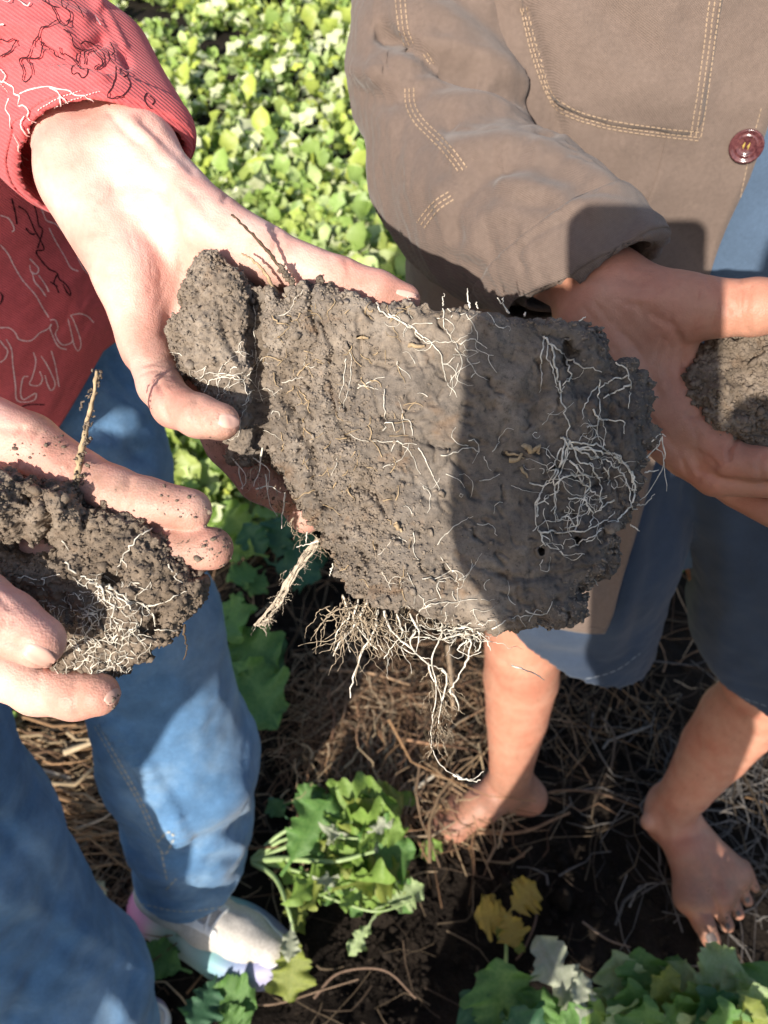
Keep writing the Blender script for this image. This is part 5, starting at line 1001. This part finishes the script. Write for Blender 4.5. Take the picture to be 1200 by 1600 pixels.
def leaf_mat(name, c, c2, trans=.3, tint=False, spots=None):
    m = M(name, .45, .4)
    a = m.ramp(m.noise(26, 4, .6), [(.3, c), (.7, c2)])
    if tint: a = m.mix(1.0, a, m.attr('tint'), 'MULTIPLY')
    if spots: a = m.mix(m.ramp(m.noise(130, 3, .7), [(.56, (0, 0, 0)), (.66, (.7, .7, .7))]), a, spots)
    m.col(a); n1 = m.bump(m.noise(180, 3), .3, .001); m.bump(m.vor(60, 'DISTANCE_TO_EDGE'), .35, .0025, n1)
    t = m.n.new('ShaderNodeBsdfTranslucent'); m.l.new(m.mix(.6, a, (.9, 1, .25), 'MULTIPLY'), t.inputs[0])
    x = m.n.new('ShaderNodeMixShader'); x.inputs[0].default_value = trans; m.l.new(m.b.outputs[0], x.inputs[1]); m.l.new(t.outputs[0], x.inputs[2]); m.l.new(x.outputs[0], m.n['Material Output'].inputs[0]); return m.m
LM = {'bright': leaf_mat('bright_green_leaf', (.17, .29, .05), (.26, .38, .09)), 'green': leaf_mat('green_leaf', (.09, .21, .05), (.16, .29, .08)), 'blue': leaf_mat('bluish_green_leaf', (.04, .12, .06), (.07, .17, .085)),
      'mott': leaf_mat('mottled_leaf', (.30, .42, .16), (.42, .50, .27), .25, False, (.05, .055, .04)), 'pale': leaf_mat('bleached_leaf', (.34, .38, .26), (.45, .46, .36), .25, False, (.16, .17, .12)), 'yellow': leaf_mat('yellow_leaf', (.42, .28, .05), (.52, .38, .08)), 'ygreen': leaf_mat('yellow_green_leaf', (.20, .25, .05), (.30, .33, .08))}
stalkm = plain('pale_green_stem', (.30, .40, .17), .4, .4, .15, 60)
LV = [leaf_geo(34, 11, .22, .075, .10, .36, .22, 1), leaf_geo(34, 11, .36, .09, .22, .27, .30, 2), leaf_geo(34, 11, .26, .085, .05, .38, .16, 3), leaf_geo(34, 11, .42, .10, .30, .23, .32, 4)]
LMESH = {}
def leaf_obj(plant, base, tip, kind, var, wid=1.0, roll=0.0, name='leaf'):
    key = (kind, var)
    if key not in LMESH: LMESH[key] = mesh('leaf', LV[var][0], LV[var][1], LM[kind])
    b = np.array(base); t = np.array(tip); x = t-b; L = np.linalg.norm(x); x /= L; up = np.array([0, 0, 1.]); up = up+.4*np.array([0, -1, 0]); y = np.cross(up, x); y /= np.linalg.norm(y); z = np.cross(x, y)
    c, s = math.cos(roll), math.sin(roll); y, z = y*c+z*s, z*c-y*s
    o = bpy.data.objects.new(name, LMESH[key]); COL.objects.link(o); o.parent = plant
    Mx = Matrix(((x[0]*L, y[0]*L*wid, z[0]*L, b[0]), (x[1]*L, y[1]*L*wid, z[1]*L, b[1]), (x[2]*L, y[2]*L*wid, z[2]*L, b[2]), (0, 0, 0, 1)))
    o.matrix_parent_inverse = Matrix.Translation(-plant.location); o.matrix_basis = Mx; return o
def stem_obj(plant, pts, rad, name='stem', mat=None):
    p = spl([G(*q) for q in pts], 6); V, F = tube(p, rad*np.linspace(1, .5, len(p)), 7); return mk(name, V, F, mat or stalkm, plant)
def plant(name, base, label, leaves, stems=(), cat='plant', group='leafy plants standing on the soil'):
    e = empty(name, G(*base), label, cat, group)
    for lf in leaves: leaf_obj(e, G(*lf[0]), G(*lf[1]), lf[2], lf[3], *(lf[4:]))
    for s_ in stems: stem_obj(e, *s_)
    return e
RV = random.Random(3)
plant('leafy_plant', (395,1345,0), 'bright green plant with pale stems fanning out right of the sneaker', [((440,1320,.03),(520,1262,.09),'bright',1), ((470,1310,.05),(580,1250,.10),'bright',2), ((540,1290,.07),(630,1240,.09),'ygreen',0), ((520,1330,.08),(650,1330,.07),'green',2), ((560,1290,.09),(632,1300,.10),'bright',0), ((480,1300,.05),(500,1262,.11),'bright',0), ((470,1345,.06),(560,1300,.12),'ygreen',3), ((500,1350,.06),(545,1330,.11),'bright',1), ((540,1340,.07),(590,1372,.08),'green',1),
   ((430,1345,.04),(520,1400,.07),'green',3), ((520,1380,.06),(560,1430,.06),'green',3), ((585,1422,.05),(662,1385,.07),'mott',1), ((590,1425,.05),(548,1490,.05),'mott',3), ((480,1290,.06),(560,1318,.12),'bright',3), ((450,1280,.03),(420,1252,.07),'blue',0), ((440,1260,.03),(500,1235,.07),'green',1), ((560,1310,.09),(610,1282,.12),'pale',3), ((500,1400,.06),(590,1350,.09),'bright',3), ((420,1330,.03),(470,1390,.08),'bright',3,.7), ((440,1360,.05),(470,1450,.07),'ygreen',1,.6), ((450,1300,.05),(515,1285,.12),'bright',1,.8), ((530,1270,.07),(590,1262,.12),'ygreen',1,.8), ((600,1350,.05),(640,1420,.06),'green',1)]+[((430+RV.uniform(0,130), 1270+RV.uniform(0,130), RV.uniform(.03,.08)), (470+RV.uniform(0,170), 1245+RV.uniform(0,170), RV.uniform(.07,.14)), RV.choice(['bright','bright','ygreen','green','pale']), RV.choice([1,3,3,0]), RV.uniform(.7,1.1), RV.uniform(-.6,.6)) for _ in range(20)],
   [([(395,1345,.01),(450,1322,.05),(540,1288,.09),(600,1268,.10)], .005), ([(395,1345,.01),(450,1342,.06),(520,1346,.09),(585,1330,.10)], .006), ([(395,1348,.01),(430,1372,.05),(450,1420,.07),(460,1460,.05)], .005), ([(480,1390,.04),(540,1412,.05),(590,1424,.06),(640,1410,.06)], .003), ([(395,1342,.01),(440,1302,.05),(500,1275,.08)], .005), ([(395,1346,.01),(460,1360,.05),(520,1380,.07)], .004), ([(400,1344,.01),(450,1310,.06),(560,1310,.10)], .004)])
plant('drooping_leaf', (452,1455,0), 'yellow-green leaf drooping over the toe of the sneaker', [((462,1452,.08),(450,1568,.03),'ygreen',2,.9), ((455,1440,.08),(452,1500,.09),'pale',0,.8)], (), 'leaf')
plant('leafy_plant', (335,1010,0), 'dark green plant with a big lobed leaf right of the blue jean leg', [((345,975,.10),(432,1040,.12),'green',0,1.0), ((350,1020,.10),(432,1135,.10),'green',2,.9), ((338,955,.10),(385,945,.14),'green',0,1.1), ((350,990,.06),(440,1080,.06),'blue',2,.9), ((335,1050,.05),(385,1110,.08),'bright',1,.6), ((330,940,.08),(372,985,.15),'green',0)])
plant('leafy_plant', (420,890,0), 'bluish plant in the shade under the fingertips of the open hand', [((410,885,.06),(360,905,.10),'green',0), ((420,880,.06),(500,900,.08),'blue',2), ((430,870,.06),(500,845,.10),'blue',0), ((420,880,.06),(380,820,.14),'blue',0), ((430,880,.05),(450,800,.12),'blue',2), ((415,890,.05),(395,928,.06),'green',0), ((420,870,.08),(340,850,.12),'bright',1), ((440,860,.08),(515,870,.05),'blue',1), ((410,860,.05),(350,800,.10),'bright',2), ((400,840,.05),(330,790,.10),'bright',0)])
plant('leafy_plant', (290,1530,0), 'low dark leaves between the sneaker and the nearer jean leg', [((300,1520,.03),(215,1488,.05),'green',0), ((320,1540,.03),(400,1575,.04),'green',2), ((340,1520,.03),(300,1610,.04),'blue',2), ((300,1500,.02),(260,1460,.05),'green',1), ((340,1560,.03),(385,1620,.04),'green',0),])
plant('leafy_plant', (900,1720,0), 'mottled leafy plant with a bleached curling leaf at the bottom edge', [((800,1650,.06),(775,1500,.13),'green',2,1.1), ((805,1640,.06),(720,1560,.10),'blue',0), ((820,1650,.08),(850,1545,.12),'green',0), ((850,1660,.05),(905,1560,.13),'green',1), ((925,1640,.12),(850,1466,.16),'pale',3,1.1), ((905,1620,.15),(915,1520,.17),'pale',1,.8), ((930,1640,.10),(960,1540,.14),'mott',0), ((860,1650,.05),(800,1580,.13),'blue',2), ((760,1660,.04),(735,1590,.08),'blue',2), ((930,1640,.1),(890,1570,.16),'green',2,.8), ((950,1640,.1),(930,1575,.17),'bright',1,.8)])
plant('leafy_plant', (1060,1720,0), 'crowded mottled leafy plant just below the bare toes', [((1000,1620,.10),(960,1490,.15),'mott',0), ((1010,1600,.12),(1000,1480,.15),'green',2), ((1040,1610,.12),(1075,1500,.15),'mott',0), ((1060,1580,.14),(1160,1490,.18),'mott',1,1.1), ((1030,1610,.12),(1050,1520,.18),'ygreen',1), ((1060,1640,.1),(1110,1540,.17),'bright',2), ((1000,1640,.1),(985,1540,.17),'green',0), ((1040,1590,.1),(1000,1500,.13),'pale',1,.8), ((1060,1570,.12),(1062,1490,.12),'green',0), ((1080,1640,.1),(1060,1560,.18),'green',2), ((1020,1650,.1),(950,1580,.16),'mott',2), ((1000,1660,.08),(1010,1575,.18),'green',0), ((1060,1650,.1),(1130,1590,.19),'mott',2), ((1050,1610,.1),(1140,1540,.14),'bright',3)])
plant('leafy_plant', (1190,1700,0), 'dark speckled leafy plant in the lower right corner', [((1150,1640,.1),(1160,1520,.17),'mott',2,1.1), ((1180,1640,.1),(1215,1500,.16),'green',0,1.1), ((1170,1650,.12),(1100,1560,.2),'blue',0), ((1190,1640,.12),(1180,1540,.2),'mott',2), ((1200,1640,.12),(1240,1560,.2),'green',2), ((1140,1660,.12),(1130,1580,.22),'green',0), ((1190,1660,.12),(1180,1590,.22),'ygreen',1)])
plant('withered_leaf', (790,1508,0), 'yellow withered leaf on a pale upright stem', [((800,1428,.08),(742,1432,.09),'yellow',2,1.3), ((785,1436,.08),(842,1380,.09),'yellow',1,1.3), ((788,1420,.09),(806,1480,.09),'yellow',2,1.2), ((795,1440,.07),(762,1402,.09),'yellow',3,1.3), ((795,1430,.085),(780,1470,.085),'ygreen',2,.8), ((795,1465,.06),(822,1490,.04),'ygreen',1,.8)], [([(790,1512,.0),(791,1470,.05),(790,1430,.09)], .0035)], 'leaf')
plant('withered_leaf', (140,1390,0), 'pale crumpled leaf on the soil between the jean legs', [((150,1370,.03),(112,1385,.05),'pale',0,1.1), ((140,1380,.03),(165,1400,.04),'pale',2,.9), ((140,1400,.02),(112,1440,.02),'ygreen',3,.8)], (), 'leaf')
plant('leafy_plant', (-20,1140,0), 'small bright leaves at the left edge below the cupped hand', [((-15,1140,.04),(22,1112,.06),'bright',0), ((-15,1145,.04),(24,1150,.05),'bright',2), ((-10,1130,.03),(18,1090,.06),'green',0)])
plant('seedling', (655,1320,0), 'small bright leaf right of the straw tuft', [((640,1345,.03),(690,1318,.05),'bright',1), ((655,1262,.05),(625,1240,.06),'bright',0)])
# ---- the green field
lo = [leaf_geo(7, 3, .18, .12, .16, .34, .25, 11), leaf_geo(7, 3, .25, .14, .28, .27, .32, 12), leaf_geo(6, 3, .15, .12, .1, .36, .2, 13), leaf_geo(7, 3, .25, .14, .2, .29, .2, 14)]
hi = [leaf_geo(15, 5, .22, .09, .16, .34, .25, 15), leaf_geo(15, 5, .3, .10, .28, .27, .32, 16), leaf_geo(13, 5, .18, .09, .1, .36, .2, 17), leaf_geo(15, 5, .3, .10, .2, .29, .2, 18)]
def rosette(seed, n, hgt, lo=lo):
    q = np.random.default_rng(seed); pv = []; cc = []
    for k in range(n):
        V, F = lo[q.integers(4)]; L = q.uniform(.035, .085)*(1.6 if q.random() < .10 else 1); el = q.uniform(.2, 1.35); az = q.uniform(0, 6.28); ro = q.normal(0, .5)
        W_ = V*np.array([L, L*q.uniform(.8, 1.2), L]); y, z = W_[:, 1]*math.cos(ro)-W_[:, 2]*math.sin(ro), W_[:, 1]*math.sin(ro)+W_[:, 2]*math.cos(ro)
        x, z = W_[:, 0]*math.cos(el)-z*math.sin(el), W_[:, 0]*math.sin(el)+z*math.cos(el); x, y = x*math.cos(az)-y*math.sin(az), x*math.sin(az)+y*math.cos(az)
        ox, oy = q.normal(0, .02, 2); pv.append((np.stack([x+ox, y+oy, z+q.uniform(0, hgt)], 1), F))
        base = [(.95, 1.05, .9), (1.2, 1.15, 1.0), (.75, .85, .8), (1.8, 1.5, 3.0), (1.6, 1.35, .8), (1.35, 1.25, .8), (1.5, 1.45, 1.9)][q.choice(7, p=[.22, .2, .13, .18, .03, .09, .15])]; cc.append(np.tile(np.array(base)*q.uniform(.8, 1.2), (len(V), 1)))
    V, F = join(pv); return V, F[0], np.concatenate(cc)
ROS = [rosette(50+k, 26, .08) for k in range(8)]; FAR = [rosette(70+k, 10, .07) for k in range(6)]
MAT['field'] = leaf_mat('field_leaf', (.25, .335, .085), (.36, .44, .15), .3, True)
q = np.random.default_rng(77); pts = []
for y0, y1, x0, x1, n in ((1.2, 3.2, -1.7, .8, 1450), (1.2, 3.2, .8, 2.2, 200), (1.2, 3.2, -3.0, -1.7, 180), (3.2, 8, -3.6, 1.6, 2500), (8, 16, -6.5, 3.5, 640), (.2, 1.2, -3, -1.2, 120)):
    for k in range(n): pts.append((q.uniform(x0, x1), q.uniform(y0, y1)))
pts = np.array(pts); bare = fbm(np.concatenate([pts, 0*pts[:, :1]], 1), 1.4, 3, 1); keep = (bare > -.5) & ~((np.hypot(pts[:, 0]-.02, pts[:, 1]-1.92) < .17)) & ~((np.hypot(pts[:, 0]+.25, pts[:, 1]-1.2) < .1)); pts = pts[keep]
u_, v_ = w2px(np.concatenate([pts, np.full((len(pts), 1), .08)], 1)); near = np.where((v_ > 150) & (u_ > 150) & (u_ < 720) & (pts[:, 1] < 2.4))[0]; near = near[np.argsort(pts[near, 1])][:44]
ta0 = math.radians(24); hx0 = (LD[1], -LD[0], 0); vis = set(near.tolist()); RM = [mesh('field_plant', V, F, MAT['field'], True, {'tint': c}) for V, F, c in [rosette(50+k, 16, .07, hi) for k in range(8)]]
for k in near:
    o = bpy.data.objects.new('field_plant', RM[q.integers(8)]); COL.objects.link(o); o.location = (pts[k, 0], pts[k, 1], -.01); s_ = q.uniform(.85, 1.2); o.scale = (s_, s_, s_); o.rotation_euler = (Matrix.Rotation(ta0, 3, Vector(hx0)) @ Matrix.Rotation(q.uniform(0, 6.28), 3, 'Z')).to_euler(); tag(o, 'low leafy plant at the near edge of the sunlit green field', 'plant', 'low plants at the near edge of the field')
ta = math.radians(24); hx = np.array([LD[1], -LD[0], 0]); hx /= np.linalg.norm(hx); TILT = np.array(Matrix.Rotation(ta, 3, Vector(hx))).T   # plants lean to the light
pv = []; pf = []; pc = []; off = 0
for k in range(len(pts)):
    if k in vis: continue
    V, F, c = ROS[q.integers(8)] if pts[k, 1] < 3.0 else FAR[q.integers(6)]; a = q.uniform(0, 6.28); s_ = q.uniform(.75, 1.25)*(1+.06*max(0, pts[k, 1]-3)); R2 = np.array([[math.cos(a), math.sin(a), 0], [-math.sin(a), math.cos(a), 0], [0, 0, 1]])
    pv.append(((V@R2)@TILT)*s_+np.array([pts[k, 0], pts[k, 1], -.01])); pf.append(F+off); pc.append(c*q.uniform(.85, 1.15)); off += len(V)
mk('field_foliage', np.concatenate(pv), np.concatenate(pf), MAT['field'], attr={'tint': np.concatenate(pc)}, kind='stuff', label='dense low green leaves covering the field behind')
# ------------------------------------------------------------------ the photographer, whose shadow falls on the slab, and the phone
ph = empty('phone', P(545, 900, -.01) if False else c2w(np.array([-.02, -.06, -.012])), 'black phone held upright at the top of the shadow', 'phone')
def rbox(cx, cy, w, h_, z0, z1, rad, name, mat):
    pr = []; 
    for sx, sy, a0 in ((1, 1, 0), (-1, 1, 90), (-1, -1, 180), (1, -1, 270)):
        for k in range(7): a = math.radians(a0+15*k); pr.append((cx+sx*(w/2-rad)+rad*math.cos(a), cy+sy*(h_/2-rad)+rad*math.sin(a)))
    n = len(pr); V = np.array([(x, y, z) for z in (z0, z1) for x, y in pr]+[(cx, cy, z0), (cx, cy, z1)]); Q = np.array([(k, (k+1) % n, n+(k+1) % n, n+k) for k in range(n)]); T = np.array([(2*n, (k+1) % n, k) for k in range(n)]+[(2*n+1, n+k, n+(k+1) % n) for k in range(n)])
    return mk(name, c2w(V), [Q[:, ::-1], T[:, ::-1]], mat, ph, smooth=False)
MAT['phone'] = plain('phone_shell', (.02, .02, .024), .3, .5, .1); rbox(-.0215, -.062, .080, .164, -.022, -.014, .011, 'case', MAT['phone']); rbox(-.0215, -.062, .072, .152, -.0232, -.0223, .008, 'screen', plain('screen_glass', (.03, .035, .045), .08, .5, .05)); rbox(0.0, 0, .020, .020, -.0139, -.0118, .006, 'camera_bump', MAT['phone'])
pho = empty('person', (.02, -.38, 0), 'person in a dark jacket and long trousers holding up the phone that takes the picture', 'person')
cc_ = lambda x, y, z: c2w(np.array([x, y, z]))
pb = coarse_body([[((.02, -.40, .95), .09), ((.02, -.40, 1.2), .09), ((.02, -.40, 1.38), .08), ((.02, -.39, 1.50), .045)], [(cc_(-.070, -.125, -.02), .026), (cc_(-.076, -.045, -.022), .022)], [(cc_(-.060, -.112, -.02), .026), ((-.015, -.085, 1.275), .024)], [(cc_(.040, -.145, -.03), .026), (cc_(.036, -.10, -.026), .018)], [(cc_(.045, -.15, -.03), .028), ((.15, -.12, 1.16), .03)]]+head_prims((.04, -.36, 1.60), .98), .008)
V, Q = pb; me = mesh('body', V, Q, MAT['skin_man'], True, {'dirt': np.zeros(len(V))}); put('body', me, pho); hair((.04, -.36, 1.60), .98, pho)
MAT['dark'] = cloth_mat('dark_jacket', (.05, .055, .065), 700, .1); MAT['trouser'] = cloth_mat('grey_trousers', (.07, .07, .075), 700, .1)
V, Q = coarse_body([[((.03, -.40, .90), .115), ((.03, -.40, 1.05), .11), ((.04, -.40, 1.25), .12), ((.02, -.40, 1.38), .10)], [((-.10, -.40, 1.36), .05), ((.19, -.40, 1.36), .06)], [((-.09, -.40, 1.36), .05), ((-.02, -.28, 1.10), .045), ((-.004, -.085, 1.265), .033)], [((.20, -.40, 1.36), .062), ((.20, -.32, 1.10), .055), ((.10, -.10, 1.25), .036)]]); mk('jacket', V, Q, MAT['dark'], pho)
V, Q = coarse_body([[((.0, -.40, .92), .11), ((-.07, -.33, .50), .075), ((-.13, -.34, .06), .07)], [((.05, -.40, .92), .11), ((.16, -.34, .50), .085), ((.20, -.34, .06), .075)]]); mk('trousers', V, Q, MAT['trouser'], pho)
for x in (-.13, .20):
    V, Q = coarse_body([[((x, -.36, .045), .042), ((x, -.24, .04), .042), ((x, -.19, .035), .034)]], .008); V[:, 2] = np.maximum(V[:, 2], .002); mk('shoe', V, Q, MAT['dark'], pho)

# the onlooker left of the photographer, whose shade lies over the red shirt and the jeans
onl = empty('person', (-.78, -.38, 0), 'person in a dark coat standing left of the photographer, shading the jeans', 'person')
OX = -.78
pb = coarse_body([[((OX, -.40, 1.2), .10), ((OX, -.40, 1.44), .08), ((OX+.12, -.39, 1.58), .045)]]+head_prims((OX+.15, -.38, 1.675), 1.0), .009)
V, Q = pb; put('body', mesh('body', V, Q, MAT['skin_man'], True, {'dirt': np.zeros(len(V))}), onl); hair((OX+.15, -.38, 1.675), 1.0, onl)
V, Q = coarse_body([[((OX, -.40, .42), .17), ((OX, -.40, .80), .155), ((OX, -.40, 1.0), .14), ((OX, -.40, 1.25), .15), ((OX+.04, -.40, 1.44), .11)], [((OX-.18, -.40, 1.42), .06), ((OX+.15, -.40, 1.42), .065)], [((OX+.15, -.40, 1.42), .065), ((OX+.155, -.39, 1.15), .055), ((OX+.14, -.30, .92), .045)], [((OX-.19, -.40, 1.42), .06), ((OX-.20, -.39, 1.15), .055), ((OX-.17, -.30, .92), .045)]]); mk('coat', V, Q, MAT['dark'], onl)
V, Q = coarse_body([[((OX-.08, -.40, .85), .10), ((OX-.09, -.39, .45), .08), ((OX-.10, -.40, .06), .07)], [((OX+.09, -.40, .85), .10), ((OX+.10, -.39, .45), .08), ((OX+.11, -.40, .06), .07)]]); mk('trousers', V, Q, MAT['trouser'], onl)
for x in (OX-.10, OX+.11):
    V, Q = coarse_body([[((x, -.42, .045), .042), ((x, -.30, .04), .042), ((x, -.25, .035), .034)]], .008); V[:, 2] = np.maximum(V[:, 2], .002); mk('shoe', V, Q, MAT['dark'], onl)
